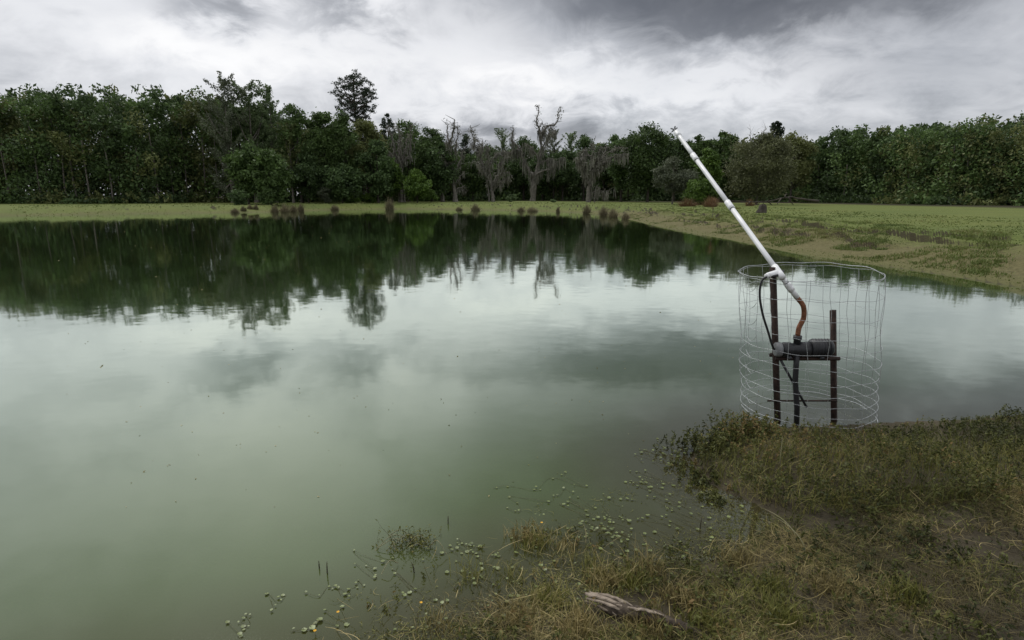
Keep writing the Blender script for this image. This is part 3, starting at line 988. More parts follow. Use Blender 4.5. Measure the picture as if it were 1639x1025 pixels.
snag('bushy grey mossy dead tree with a tall bare left prong, third snag from the left', 108,
     [([(789, 322), (787, 305), (786, 290), (782, 269)], .38, .26), ([(783, 322), (781, 305), (779, 288)], .15, .1)],
     [([(784, 290), (776, 277), (765, 243), (757, 219), (752, 199)], .24, .07), ([(765, 245), (770, 234), (772, 222)], .12, .05),
      ([(757, 222), (765, 226), (773, 234)], .12, .05), ([(782, 270), (781, 250), (780, 234)], .2, .06),
      ([(787, 292), (795, 288), (806, 251), (808, 242)], .2, .05), ([(790, 290), (803, 277), (815, 278), (823, 288)], .18, .04),
      ([(782, 268), (790, 252), (797, 243)], .13, .05), ([(778, 276), (770, 268), (766, 262)], .12, .04),
      ([(788, 296), (800, 292), (812, 284)], .14, .04)],
     1350, 1.5, 13, (1300, .2))
snag('tallest grey snag with two bare antler-like prongs rising above the tree line', 116,
     [([(851.6, 322), (853, 305), (854, 290), (853, 278)], .52, .42), ([(854, 290), (860, 268), (865, 248), (866, 232), (865, 212)], .40, .26)],
     [([(865, 213), (860, 196), (859.6, 190), (863, 178), (860.5, 168)], .24, .06), ([(866, 213), (877, 202), (887.5, 201), (892, 189), (897, 176)], .24, .07),
      ([(853, 280), (849, 277), (838, 256), (831.7, 237), (820, 226), (819, 217), (823, 207)], .30, .07),
      ([(855, 282), (862, 277), (879, 271), (892, 260), (900, 253)], .2, .05), ([(864, 255), (857, 246), (849, 236), (842, 232)], .18, .05),
      ([(832, 240), (822, 241), (809, 246)], .13, .04), ([(866, 240), (874, 226), (880, 214)], .15, .05),
      ([(866, 216), (872, 206), (869, 196)], .12, .04), ([(863, 262), (876, 256), (888, 254)], .15, .05),
      ([(880, 204), (886, 212), (884, 216)], .1, .04)],
     1650, 2.5, 14, (600, .2))
snag('umbrella-shaped grey tree draped in moss, rightmost snag near the bend of the shore', 98,
     [([(942, 324), (943, 302), (947, 288), (951, 279)], .42, .30), ([(951, 324), (953, 308), (956, 296)], .15, .1)],
     [([(945, 298), (936, 277), (931, 258), (929, 246)], .2, .06), ([(951, 280), (947, 262), (947, 244), (944, 234)], .2, .06),
      ([(951, 280), (960, 262), (968, 246), (976, 234)], .2, .06), ([(956, 270), (972, 256), (988, 250), (1001, 248)], .18, .05),
      ([(950, 276), (955, 256), (960, 236)], .18, .05), ([(936, 270), (928, 262), (925, 254)], .12, .04),
      ([(948, 308), (960, 306), (969, 312)], .12, .04), ([(966, 250), (982, 240), (992, 238)], .13, .04),
      ([(931, 256), (938, 244), (938, 238)], .13, .04)],
     1900, 1.9, 15, (1100, .2))


# ------------------------------------------------------------------ the far wood that reads as one mass
def woods():
    rg = np.random.default_rng(21)
    bags = [Bag(), Bag(), Bag()]; tk = Bag()
    prof = [(-150, 150), (200, 130), (367, 142), (450, 172), (560, 200), (650, 215), (740, 240), (790, 240), (850, 236), (905, 240),
            (960, 232), (1010, 226), (1100, 226), (1150, 222), (1272, 222), (1400, 200), (1800, 170)]
    dist = [(-150, 84), (200, 88), (367, 100), (560, 108), (740, 125), (900, 138), (1000, 124), (1272, 106), (1500, 78), (1800, 60)]
    pxs = np.arange(-120, 1770, 7.0)
    for row, (dd, sc, br) in enumerate([(0, 1.0, .45), (9, 1.0, .4), (18, 1.04, .4)]):
        for px in pxs:
            px = px + rg.uniform(-6, 6)
            Y = np.interp(px, *zip(*dist)) + dd + rg.uniform(-2, 2)
            out = px < 360 or px > 1280
            top = np.interp(px, *zip(*prof)) + rg.uniform(-9, 14) * (1.6 if out else 1)
            a, b, c = ray(px, 322)
            x = a / b * Y
            g = .8
            H = (at_y(px, top, Y).z - g) * sc
            W = rg.uniform(4.5, 7.5)
            tone = rg.uniform(-.22, .22)
            bag = bags[int(rg.choice([0, 0, 1, 1, 2]))]
            for _ in range(7 if not out else (11 if row == 0 else 8)):
                z = rg.uniform(.08, .88) * H
                taper = 1 - .5 * (z / H) ** 2
                p = np.array([x + rg.normal() * W * .22 * taper, Y + rg.normal() * 1.3, g + z])
                lr = W * rg.uniform(.20, .34) * taper
                k = (95 if out else 100) if row == 0 else 42
                v = rg.normal(size=(k, 3)); v /= np.linalg.norm(v, axis=1)[:, None]
                q = p + v * (lr * rg.uniform(.35, 1.1, k))[:, None]
                q[:, 2] = np.minimum(np.maximum(q[:, 2], g), g + H)
                bag.leaves(q, (.0036 if row == 0 else .0046) * Y, np.clip(br + tone + rg.normal(size=k) * .16, 0, 1), 1.4, 0, rg)
            if row == 0:
                for _ in range(3):
                    k = 60
                    p = np.array([x + rg.normal() * 2.5, Y - rg.uniform(0, 4), g])
                    v = rg.normal(size=(k, 3)); v[:, 2] = np.abs(v[:, 2]); v /= np.linalg.norm(v, axis=1)[:, None]
                    q = p + v * np.array([1.7, 1.5, rg.uniform(.8, 2.4)]) * rg.uniform(.5, 1, (k, 1))
                    bag.leaves(q, .34, np.clip(.3 + tone + rg.normal(size=k) * .15, 0, 1), 1.5, 0, rg)
            if rg.uniform() < .35:
                hh = H * rg.uniform(.4, .8)
                P = np.array([[x + rg.normal() * .15, Y - 1.5, g - .3 + hh * t] for t in np.linspace(0, 1, 4)])
                tk.tubes(P[None], (rg.uniform(.07, .16) * np.linspace(1, .6, 4))[None], np.array([.5]), 5)
    for bg, mt, lb in zip(bags, ('leaf_dark', 'leaf_mid', 'leaf_olive'), ('dense dark green woodland closing off the view behind the separate trees',
                                                                        'mid green trees mixed into the woodland behind', 'olive green trees mixed into the woodland behind')):
        o = link('distant_woods', bg.mesh('distant_woods'), MATS[mt])
        props(o, lb, 'woods', kind='stuff')
    o = link('woodland_stems', tk.mesh('woodland_stems', True), MATS['bark_grey'])
    props(o, 'thin grey stems standing in the shade of the woodland', 'woods', kind='stuff')


woods()


# ------------------------------------------------------------------ rush clumps along the shore
def tuft(px, base_y, hw, hpx, label, mat='rush', name='rush_clump', cat='rushes', group='dry rush clumps along the waterline', n=None, spread=.35, z=.0):
    B = at_z(px, base_y, z)
    B.z = max(ground_at(B.x, B.y), -.05)
    sc = B.y / FPX
    W, H = 2 * hw * sc, hpx * sc
    rg = np.random.default_rng(int(px * 3 + base_y))
    bag = Bag()
    n = n or 420
    a = rg.uniform(0, 6.28, n)
    rho = rg.uniform(0, 1, n) ** .6
    r = rho * W * .36
    S = np.stack([np.cos(a) * r, np.sin(a) * r * .8, np.full(n, -.06)], 1)
    L = (H + .06) * (1.0 - .62 * rho ** 2) * rg.choice([.45, .65, .85, 1.0, 1.12], n) * rg.uniform(.8, 1.1, n)
    push = (rho * W * .30 * rg.uniform(.2, 1.5, n)) * (1 if spread < .45 else 1.25)
    out = np.stack([np.cos(a), np.sin(a), np.zeros(n)], 1) * push[:, None] + rg.normal(size=(n, 3)) * .08 * H
    t = np.linspace(0, 1, 4)
    P = S[:, None, :] + out[:, None, :] * (t ** 1.5)[None, :, None]
    P[:, :, 2] = S[:, 2:3] + L[:, None] * (t * (1.2 - .2 * t))
    w = max(.010, .38 * sc)
    bag.ribbons(P, w * np.array([1, .9, .7, .2]), np.clip(.45 + rg.normal(size=n) * .25, 0, 1), None, rg)
    o = link(name, bag.mesh(name), MATS[mat])
    o.location = B
    return props(o, label, cat, group)


for args in [
    (376, 341, 7, 9, 'low brown rush clump at the left edge of the shore'),
    (390, 340.5, 5, 8, 'small brown rush clump, second from the left edge'),
    (401, 340, 5, 7, 'small brown rush clump, third from the left edge'),
    (410, 340, 4, 8, 'narrow brown rush clump ending the low row at the left edge'),
    (440, 340, 7, 12, 'dark rounded rush clump at the left end of the pale rush bed'),
    (456, 339.5, 9, 13, 'pale straw-coloured rush clump in the middle of the left rush bed'),
    (470, 339, 8, 12, 'brown rush clump right of the middle in the left rush bed'),
    (482, 338.5, 5, 13, 'tall brown rush clump at the right end of the left rush bed'),
    (536, 336.5, 7, 9, 'lone small rush clump below the low tree left of the pine'),
    (624, 335.8, 8, 19, 'tall fluffy rush clump standing in front of the leftmost snag'),
    (735, 336.5, 6, 6, 'flat dark rush clump in front of the second snag'),
    (761, 337, 8, 12, 'round brown rush clump between the second and third snags'),
    (834, 338.5, 7, 8, 'low dark rush clump left of the one under the tallest snag'),
    (852, 339, 10, 9, 'wide dark rush clump in front of the tallest snag'),
    (893, 340, 3, 9, 'thin dark rush stalks between the tallest and the umbrella snags'),
    (939, 342, 7, 16, 'upright rush clump in front of the umbrella snag'),
    (966, 345, 8, 16, 'rush clump at the left of the wide brown bed by the bend'),
    (981, 348, 9, 16, 'widest brown rush clump at the bend of the shore'),
    (1001, 351, 7, 12, 'rightmost brown rush clump, where the right bank begins'),
]:
    tuft(*args)

# dry shrubs, sapling, stump and branch on the right-hand meadow
tuft(1100, 331, 16, 14, 'brown dry shrub below the drooping tree', 'dry_shrub', 'dry_shrub', 'shrub', None, 500, .5, .75)
tuft(1137, 332, 13, 17, 'reddish dry shrub left of the white pipe', 'dry_shrub', 'dry_shrub', 'shrub', None, 600, .5, .75)
tuft(1200, 331, 8, 11, 'small tan dry shrub under the brown spreading tree', 'dry_shrub', 'dry_shrub', 'shrub', None, 300, .6, .75)
tuft(1140, 350, 11, 6, 'dark grass mound around the thin sapling on the bank', 'marsh_green', 'grass_tussock', 'tussock', None, 500, .9, .6)
tuft(1180, 336, 9, 3, 'flat dark tussock on the meadow just right of the white pipe', 'marsh_green', 'grass_tussock', 'tussock', None, 260, 1.2, .7)
tuft(1105, 337, 9, 3, 'flat dark tussock on the meadow below the bright bush', 'marsh_green', 'grass_tussock', 'tussock', None, 260, 1.2, .7)


def ground_point(px, py):
    """march a sight line down to the real ground"""
    a, b, c = ray(px, py)
    t = np.linspace(2, 160, 4000)
    z = height(a * t, b * t)
    hit = np.argmax(CAM_Z + c * t <= z)
    t = t[hit]
    return Vector((a * t, b * t, float(z[hit])))


def sapling():
    B = ground_point(1140, 348)
    sc = B.y / FPX
    root = empty('sapling', B, 'thin leafless reddish sapling standing on the right bank', 'sapling')
    rg = np.random.default_rng(4)
    b = Bag(); H = 26 * sc
    P = np.array([[.04 * math.sin(t * 4), 0, H * t] for t in np.linspace(-.05, 1, 7)])
    b.tubes(P[None], (.02 * np.linspace(1, .4, 7))[None], np.array([.5]), 5)
    link('stem', b.mesh('stem', True), MATS['bark_grey'], root)
    c = Bag(); n = 150
    S = np.array([[0, 0, 0]]) + np.stack([np.zeros(n), np.zeros(n), rg.uniform(.4, 1, n) * H], 1)
    E = S + rg.normal(size=(n, 3)) * np.array([.2, .2, .1]) + [0, 0, .15]
    c.ribbons(np.stack([S, (S + E) / 2, E], 1), np.array([[.012, .012, .006]]), np.clip(.5 + rg.normal(size=n) * .2, 0, 1), None, rg)
    link('twigs', c.mesh('twigs'), MATS['dry_shrub'], root)


sapling()


def stump():
    B = ground_point(1219, 341)
    sc = B.y / FPX
    rg = np.random.default_rng(9)
    b = Bag()
    r = 8 * sc
    P = np.array([[0, 0, -.1], [0, 0, .1 * r], [.1 * r, 0, .8 * r], [.05 * r, 0, 1.3 * r], [0, 0, 1.6 * r]])
    cap_tube(b, P, [r * 1.1, r, r * .8, r * .7, r * .35], .5, 11)
    V = b.V[0]; V += rg.normal(size=V.shape) * r * .10
    o = link('tree_stump', b.mesh('tree_stump', False), MATS['bark_dark'])
    o.location = B
    props(o, 'short dark weathered stump on the meadow below the brown spreading tree', 'stump')


stump()


def fallen_branch():
    """long bare limb lying across the meadow edge, with its upturned root end at the right"""
    rg = np.random.default_rng(31)
    Y = 62
    pts = [(1150, 317), (1172, 322), (1200, 323.5), (1228, 322), (1250, 318), (1262, 316), (1276, 318), (1310, 322)]
    P = [np.array(at_y(x, y, Y + (x - 1200) * .012)) for x, y in pts]
    B = Vector(P[4]); B.z = ground_at(B.x, B.y)
    root = empty('fallen_limb', B, 'long bare fallen limb lying above the grass under the brown spreading tree', 'fallen branch')
    Bn = np.array(B)
    b = Bag()
    path = resample([p - Bn for p in P], .6)
    path[1:-1] += rg.normal(size=(len(path) - 2, 3)) * .04
    cap_tube(b, path, np.interp(np.linspace(0, 1, len(path)), [0, .6, 1], [.035, .065, .14]), .5, 7)
    link('stem', b.mesh('stem', True), MATS['bark_dark'], root)
    for (x, y, x2, y2) in [(1250, 318, 1244, 327), (1262, 316, 1270, 328), (1228, 322, 1236, 329), (1200, 323, 1196, 329), (1256, 317, 1262, 311)]:
        s = np.array(at_y(x, y, Y)) - Bn; e = np.array(at_y(x2, y2, Y + rg.uniform(-1, 1))) - Bn
        c = Bag(); pth = resample([s, (s + e) / 2 + rg.normal(size=3) * .08, e], .3)
        cap_tube(c, pth, np.linspace(.08, .03, len(pth)), .5, 6)
        link('side_branch', c.mesh('side_branch', True), MATS['bark_dark'], root)


fallen_branch()


# ------------------------------------------------------------------ grass on the banks
def scatter_land(n, rmin, rmax, a0, a1, dmin, dmax, rg):
    th = np.radians(rg.uniform(a0, a1, n)); r = np.exp(rg.uniform(math.log(rmin), math.log(rmax), n))
    X = r * np.sin(th); Y = r * np.cos(th)
    d = shore_dist(X, Y)
    k = (d > dmin) & (d < dmax)
    X, Y, d = X[k], Y[k], d[k]
    return X, Y, d


def blades(bag, X, Y, Z, L, w, lean, tint, rg, K=4, droop=.25):
    n = len(X)
    a = rg.uniform(0, 6.28, n)
    ln = L * rg.uniform(.5, 1.25, n)
    t = np.linspace(0, 1, K)
    hor = ln * np.abs(rg.normal(size=n)) * lean
    P = np.empty((n, K, 3))
    P[:, :, 0] = X[:, None] + (np.cos(a) * hor)[:, None] * t ** 1.6
    P[:, :, 1] = Y[:, None] + (np.sin(a) * hor)[:, None] * t ** 1.6
    P[:, :, 2] = Z[:, None] - .01 + ln[:, None] * (t - droop * t ** 2.2)
    tap = np.interp(t, [0, .5, 1], [1, .85, .12])
    sa = a + np.pi / 2 + rg.normal(size=n) * .6
    side = np.stack([np.cos(sa), np.sin(sa), np.zeros(n)], 1)
    bag.ribbons(P, (np.broadcast_to(w, (n,)) * rg.uniform(.7, 1.3, n))[:, None] * tap, tint, side, rg)


def bank_grass():
    rg = np.random.default_rng(41)
    b = Bag()
    X, Y, d = scatter_land(120000, 14, 95, -40, 47, .05, 16, rg)
    keep = (vnoise(X, Y, .9, 8) + rg.uniform(-.3, .3, len(X)) > .40 + .5 * np.clip((5.5 - d) / 4, 0, 1) * (Y < 60)) | ((d < .6) & (rg.uniform(0, 1, len(X)) < .5))
    X, Y, d = X[keep], Y[keep], d[keep]
    Z = height(X, Y, d)
    r = np.hypot(X, Y)
    L = .025 + .0007 * r + .03 * vnoise(X, Y, .5, 4)
    tint = np.clip(.4 + .8 * (vnoise(X, Y, .35, 6) - .5) + rg.normal(size=len(X)) * .18 + np.where(d < 5, .12, 0), 0, 1)
    blades(b, X, Y, Z, L, .012 + r * .0012, .5, tint, rg, K=3)
    # separate grass clumps on the trodden right-hand bank
    X, Y, d = scatter_land(26000, 17, 60, 8, 40, .3, 7.5, rg)
    k = vnoise(X, Y, .6, 48) > .45
    X, Y, d = X[k][:1500], Y[k][:1500], d[k][:1500]
    m = 22; X = np.repeat(X, m) + rg.normal(size=len(X) * m) * .09; Y = np.repeat(Y, m) + rg.normal(size=len(Y) * m) * .09
    Z = height(X, Y)
    blades(b, X, Y, Z, .09 + .05 * vnoise(X, Y, .7, 3), .022, .6, np.clip(.25 + .5 * vnoise(X, Y, .5, 13) + rg.normal(size=len(X)) * .2, 0, 1), rg, K=3)
    o = link('meadow_grass', b.mesh('meadow_grass'), MATS['meadow_blade'])
    props(o, 'short green and tan grass on the far bank and the right-hand meadow', 'grass', kind='stuff')


bank_grass()


# ------------------------------------------------------------------ marsh plants close to the photographer
def poly_mask(X, Y, poly):
    ins = np.zeros(len(X), bool); n = len(poly)
    for i in range(n):
        x1, y1 = poly[i]; x2, y2 = poly[(i + 1) % n]
        if y1 == y2: continue
        c = (y1 > Y) != (y2 > Y)
        ins ^= c & (X < x1 + (Y - y1) / (y2 - y1) * (x2 - x1))
    return ins


def area(pxpoly):
    return [(p.x, p.y) for p in (at_z(*q) for q in pxpoly)]


def scatter_in(poly, n, rg):
    xs = [p[0] for p in poly]; ys = [p[1] for p in poly]
    X = rg.uniform(min(xs), max(xs), n); Y = rg.uniform(min(ys), max(ys), n)
    k = poly_mask(X, Y, poly)
    return X[k], Y[k]


MAT_AREA = area([(420, 1060), (520, 1000), (600, 950), (670, 915), (710, 885), (780, 870), (825, 838), (880, 840), (960, 860), (1010, 878),
                 (1070, 872), (1130, 874), (1195, 862), (1245, 834), (1300, 800), (1420, 800), (1700, 820), (1900, 1200), (500, 1200)])
BUSH_AREA = area([(1112, 738), (1124, 714), (1158, 697), (1195, 691), (1260, 690), (1330, 700), (1420, 692), (1560, 674), (1700, 652), (1950, 622), (1950, 830), (1700, 830), (1400, 835),
                  (1280, 828), (1217, 812), (1164, 791), (1130, 766)])


def marsh():
    rg = np.random.default_rng(51)
    g = Bag(); s = Bag()
    # density patches so that water and mud show between the tussocks
    for bag, n, L, w, lean, sd, lo in ((g, 60000, .042, .0034, .9, 3, .50), (s, 66000, .046, .0030, 1.3, 7, .49)):
        X, Y = scatter_in(MAT_AREA, n, rg)
        d = shore_dist(X, Y)
        # pixel-independent thinning: sparser the deeper the water
        dens = fbm(X, Y, 2.6, 3, sd) + .5 + np.clip(d, -.9, .1) * .34
        k = dens + rg.normal(size=len(X)) * .06 > lo
        X, Y, d = X[k], Y[k], d[k]
        la, lb = at_z(935, 962), at_z(1120, 1024)
        lx, ly = lb.x - la.x, lb.y - la.y
        tt = np.clip(((X - la.x) * lx + (Y - la.y) * ly) / (lx * lx + ly * ly), 0, 1)
        dlg = np.hypot(X - la.x - tt * lx, Y - la.y - tt * ly)
        k = dlg > .055 + rg.uniform(-.02, .03, len(X))
        X, Y, d = X[k], Y[k], d[k]
        Z = np.maximum(height(X, Y, d), -.03)
        L_ = L * (1 + .9 * vnoise(X, Y, 3.5, sd + 1))
        tint = np.clip(.38 + 1.2 * (vnoise(X, Y, 4.3, sd + 2) - .5) + rg.normal(size=len(X)) * .27, 0, 1)
        blades(bag, X, Y, Z, L_, w, lean, tint, rg, K=4, droop=.55)
    # distinct upright tussocks
    for (px, py, n, L, mt) in [(842, 862, 190, .15, 's'), (858, 872, 180, .14, 'g'), (815, 925, 200, .10, 'g'), (905, 880, 120, .13, 's'),
                               (1035, 915, 130, .16, 's'), (950, 905, 120, .12, 'g'), (970, 930, 260, .11, 's'), (760, 920, 120, .12, 'g'),
                               (1090, 965, 300, .12, 's'), (1010, 930, 260, .10, 'g'), (1180, 900, 220, .10, 's'), (1230, 950, 260, .10, 'g'),
                               (880, 960, 260, .11, 'g'), (820, 985, 260, .10, 's'), (700, 1000, 160, .10, 's'), (1130, 1010, 300, .09, 'g'),
                               (1250, 1005, 360, .11, 'g'), (1040, 1015, 300, .11, 's'), (930, 1010, 300, .12, 's'), (1330, 960, 300, .11, 's'), (1450, 980, 300, .11, 'g')]:
        c = at_z(px, py)
        X = c.x + rg.normal(size=n) * .055; Y = c.y + rg.normal(size=n) * .055
        Z = np.maximum(height(X, Y), -.03)
        blades(s if mt == 's' else g, X, Y, Z, L, .0048, .45, np.clip(.55 + rg.normal(size=n) * .22, 0, 1), rg, K=4, droop=.3)
    # long loose straws lying about
    n = 420
    X, Y = scatter_in(MAT_AREA, n * 3, rg); X, Y = X[:n], Y[:n]; n = len(X)
    Z = np.maximum(height(X, Y), 0) + rg.uniform(.01, .06, n)
    a = rg.uniform(0, 6.28, n); ln = rg.uniform(.04, .17, n); t = np.linspace(-.5, .5, 5)
    P = np.empty((n, 5, 3))
    bend = rg.normal(size=n) * .12
    P[:, :, 0] = X[:, None] + np.cos(a)[:, None] * ln[:, None] * t - np.sin(a)[:, None] * (bend * ln)[:, None] * (4 * t * t)
    P[:, :, 1] = Y[:, None] + np.sin(a)[:, None] * ln[:, None] * t + np.cos(a)[:, None] * (bend * ln)[:, None] * (4 * t * t)
    P[:, :, 2] = Z[:, None] + (rg.normal(size=n) * .25 * ln)[:, None] * t
    s.ribbons(P, .0032 * np.array([.5, 1, 1, 1, .4]), np.clip(.72 + rg.normal(size=n) * .2, 0, 1), None, rg)
    o = link('marsh_grass', g.mesh('marsh_grass'), MATS['marsh_green'])
    props(o, 'matted olive green marsh grass growing out of the shallows in the foreground', 'grass', kind='stuff')
    o = link('dead_marsh_grass', s.mesh('dead_marsh_grass'), MATS['marsh_straw'])
    props(o, 'tangled brown and straw-coloured dead grass at the near water edge', 'grass', kind='stuff')


marsh()


def sprigs(bag_s, bag_l, X, Y, Z, H, rg, leaf=.018, pairs=9, lean=.3, tone=.4):
    """upright stems with small leaves in rows"""
    n = len(X); K = 6
    t = np.linspace(0, 1, K)
    a = rg.uniform(0, 6.28, n); hor = H * np.abs(rg.normal(size=n)) * lean
    P = np.empty((n, K, 3))
    P[:, :, 0] = X[:, None] + (np.cos(a) * hor)[:, None] * t ** 1.4
    P[:, :, 1] = Y[:, None] + (np.sin(a) * hor)[:, None] * t ** 1.4
    P[:, :, 2] = Z[:, None] + H[:, None] * t * (1 - .15 * t)
    P[:, 1:, :2] += rg.normal(size=(n, K - 1, 2)) * .006
    bag_s.ribbons(P, .0032 * np.array([1, .9, .8, .7, .5, .3]), np.clip(.35 + rg.normal(size=n) * .25, 0, 1), None, rg)
    tt = np.tile(np.linspace(.22, 1.0, pairs * 2), (n, 1)) + rg.normal(size=(n, pairs * 2)) * .03
    tt = np.clip(tt, 0, 1) * (K - 1)
    i = np.minimum(tt.astype(int), K - 2); f = (tt - i)[..., None]
    q = P[np.arange(n)[:, None], i] * (1 - f) + P[np.arange(n)[:, None], i + 1] * f
    q = q + rg.normal(size=q.shape) * leaf * .6
    tn = np.clip(tone + rg.normal(size=(n, 1)) * .2 + rg.normal(size=(n, pairs * 2)) * .12 + .15 * (tt / (K - 1) - .5), 0, 1)
    bag_l.leaves(q.reshape(-1, 3), leaf, tn.ravel(), 1.9, .2, rg)


def weed_bank():
    rg = np.random.default_rng(61)
    st = Bag(); lf = Bag()
    X, Y = scatter_in(BUSH_AREA, 5200, rg)
    k = fbm(X, Y, 2.2, 3, 4) + rg.normal(size=len(X)) * .12 > -.16
    X, Y = X[k], Y[k]
    Z = np.maximum(height(X, Y), -.02)
    H = (.07 + .20 * np.clip(vnoise(X, Y, 2.9, 9), 0, 1)) * rg.uniform(.5, 1.35, len(X)) * np.where(Y > 4.35, .5, 1.0)
    sprigs(st, lf, X, Y, Z, H, rg, .0125, 9, .35, .38)
    # outliers reaching into the water on the left of the clump
    for (px, py, n, h) in [(1160, 712, 40, .30), (1135, 722, 40, .24), (1108, 724, 22, .20), (1080, 724, 7, .14), (1178, 700, 50, .27), (1215, 698, 60, .2),
                           (1120, 770, 26, .07), (1135, 800, 18, .05), (1090, 750, 14, .06)]:
        c = at_z(px, py)
        x = c.x + rg.normal(size=n) * .07; y = c.y + rg.normal(size=n) * .07
        sprigs(st, lf, x, y, np.full(n, -.01), h * rg.uniform(.5, 1.15, n), rg, .015, 9, .22, .45)
    # grass blades among them
    g = Bag()
    X, Y = scatter_in(BUSH_AREA, 26000, rg)
    Z = np.maximum(height(X, Y), -.02)
    blades(g, X, Y, Z, .18 * np.where(Y > 4.3, .5, 1.0), .0036, .7, np.clip(.42 + .9 * (vnoise(X, Y, 2, 5) - .5) + rg.normal(size=len(X)) * .2, 0, 1), rg, K=4, droop=.4)
    # broken stems and scraps floating round the edge of the mat
    FL = area([(440, 1040), (560, 950), (640, 900), (700, 860), (800, 820), (880, 800), (980, 780), (1060, 750), (1120, 770), (1200, 820), (1260, 830), (1200, 900), (1000, 960), (700, 1060)])
    n = 9500
    X, Y = scatter_in(FL, n * 2, rg); d = shore_dist(X, Y)
    k = (fbm(X, Y, 2.4, 3, 24) + .62 * np.exp(-np.maximum(-d, 0) / .35) + rg.normal(size=len(X)) * .10 > .36)
    X, Y = X[k], Y[k]; m = len(X)
    a = rg.uniform(0, 6.28, m); ln = rg.uniform(.015, .10, m) * rg.uniform(.3, 1, m); t = np.linspace(-.5, .5, 4); bend = rg.normal(size=m) * .25
    P = np.empty((m, 4, 3)); z0 = np.maximum(height(X, Y), 0)
    P[:, :, 0] = X[:, None] + np.cos(a)[:, None] * ln[:, None] * t - np.sin(a)[:, None] * (bend * ln)[:, None] * (4 * t * t)
    P[:, :, 1] = Y[:, None] + np.sin(a)[:, None] * ln[:, None] * t + np.cos(a)[:, None] * (bend * ln)[:, None] * (4 * t * t)
    P[:, :, 2] = z0[:, None] + .003 + rg.uniform(0, .008, m)[:, None] + (rg.normal(size=m) * .12 * ln)[:, None] * t
    fb = Bag(); fb.ribbons(P, .0030 * np.array([.5, 1, 1, .4]), np.clip(.35 + rg.normal(size=m) * .3, 0, 1), None, rg)
    Q = P[:, 1] + rg.normal(size=(m, 3)) * np.array([.02, .02, .001])
    fb.leaves(Q, .007, np.clip(.5 + rg.normal(size=m) * .25, 0, 1), 1.5, .9, rg)
    o = link('floating_scraps', fb.mesh('floating_scraps'), MATS['marsh_green'])
    props(o, 'broken stems and small leaf scraps floating in the shallow murky water', 'plant debris', kind='stuff')
    # more weed sprigs creeping through the grass mat
    X, Y = scatter_in(MAT_AREA, 3000, rg)
    d = shore_dist(X, Y)
    k = (fbm(X, Y, 1.9, 3, 14) + rg.normal(size=len(X)) * .08 > .02) & (d > -.7)
    X, Y = X[k], Y[k]
    sprigs(st, lf, X, Y, np.maximum(height(X, Y), -.02), rg.uniform(.03, .10, len(X)), rg, .013, 5, .6, .5)
    o = link('water_weed', lf.mesh('water_weed'), MATS['weed_leaf'])
    props(o, 'dense low bank of small-leaved dark green water weed at the foot of the wire cage', 'weeds', kind='stuff')
    o = link('weed_stems', st.mesh('weed_stems'), MATS['stem_dark'])
    props(o, 'dark thin stems of the water weed at the right shore', 'weeds', kind='stuff')
    o = link('bank_grass', g.mesh('bank_grass'), MATS['marsh_green'])
    props(o, 'olive grass blades growing through the weed below the wire cage', 'grass', kind='stuff')


weed_bank()


# ------------------------------------------------------------------ pennywort: round floating leaves on runners
def pad_mesh(seed):
    rg = np.random.default_rng(seed)
    n = 11
    a = np.linspace(.18, 2 * np.pi - .18, n)
    r = 1 + rg.normal(size=n) * .06 + .05 * np.cos(a * 6)
    V = [[0.05, 0, -.10]] + [[r[i] * .55 * math.cos(a[i]), r[i] * .55 * math.sin(a[i]), -.02] for i in range(n)] + \
        [[r[i] * math.cos(a[i]), r[i] * math.sin(a[i]), .03 + .05 * math.sin(a[i] * 3 + seed)] for i in range(n)]
    me = bpy.data.meshes.new('pad')
    F = [(0, 1 + i, 2 + i) for i in range(n - 1)] + [(1 + i, 1 + n + i, 2 + n + i, 2 + i) for i in range(n - 1)]
    me.from_pydata(V, [], F)
    at = me.attributes.new('tint', 'FLOAT', 'FACE')
    at.data.foreach_set('value', np.clip(.5 + rg.normal(size=len(F)) * .05 + rg.uniform(-.25, .3), 0, 1).astype(np.float32))
    me.materials.append(MATS['pad_leaf'])
    for p in me.polygons: p.use_smooth = True
    return me


PADS = [pad_mesh(i) for i in range(6)]


def pennywort(pts, label, rg, runner=True, lift=.012, sz=(.012, .024)):
    """pts: photo pixels of the leaves of one plant"""
    W = [at_z(x, y) for x, y in pts]
    B = W[0].copy(); B.z = 0
    root = empty('pennywort', B, label, 'water plant', 'round-leaved pennywort plants floating near the shore')
    for p in W:
        o = bpy.data.objects.new('leaf', PADS[int(rg.integers(0, 6))])
        COL.objects.link(o); o.parent = root
        zz = max(ground_at(p.x, p.y), 0) + float(rg.uniform(.004, lift))
        o.location = (p.x - B.x, p.y - B.y, zz)
        s = float(rg.uniform(*sz)) * .50 * float(rg.choice([.6, .8, 1.0, 1.0, 1.15]))
        o.scale = (s, s, s)
        o.rotation_euler = (float(rg.normal() * .10), float(rg.normal() * .10), float(rg.uniform(0, 6.28)))
    if runner and len(W) > 1:
        b = Bag()
        q = sorted(W, key=lambda p: p.x + p.y)
        path = resample([np.array([p.x - B.x + rg.normal() * .01, p.y - B.y + rg.normal() * .01, .004]) for p in q], .03)
        path[:, 2] = .004 + .004 * np.sin(np.arange(len(path)) * .9)
        b.tubes(path[None], np.full((1, len(path)), .0009), np.array([.5]), 4)
        link('runner', b.mesh('runner'), MATS['stem_runner'], root)
    return root


rgp = np.random.default_rng(71)


def around(cx, cy, n, sx, sy, ang=0.0):
    out = []
    for _ in range(int(n * 1.5)):
        u, v = rgp.normal() * sx * 1.3, rgp.normal() * sy * 1.4
        out.append((cx + u * math.cos(ang) - v * math.sin(ang), cy + u * math.sin(ang) + v * math.cos(ang)))
    return out


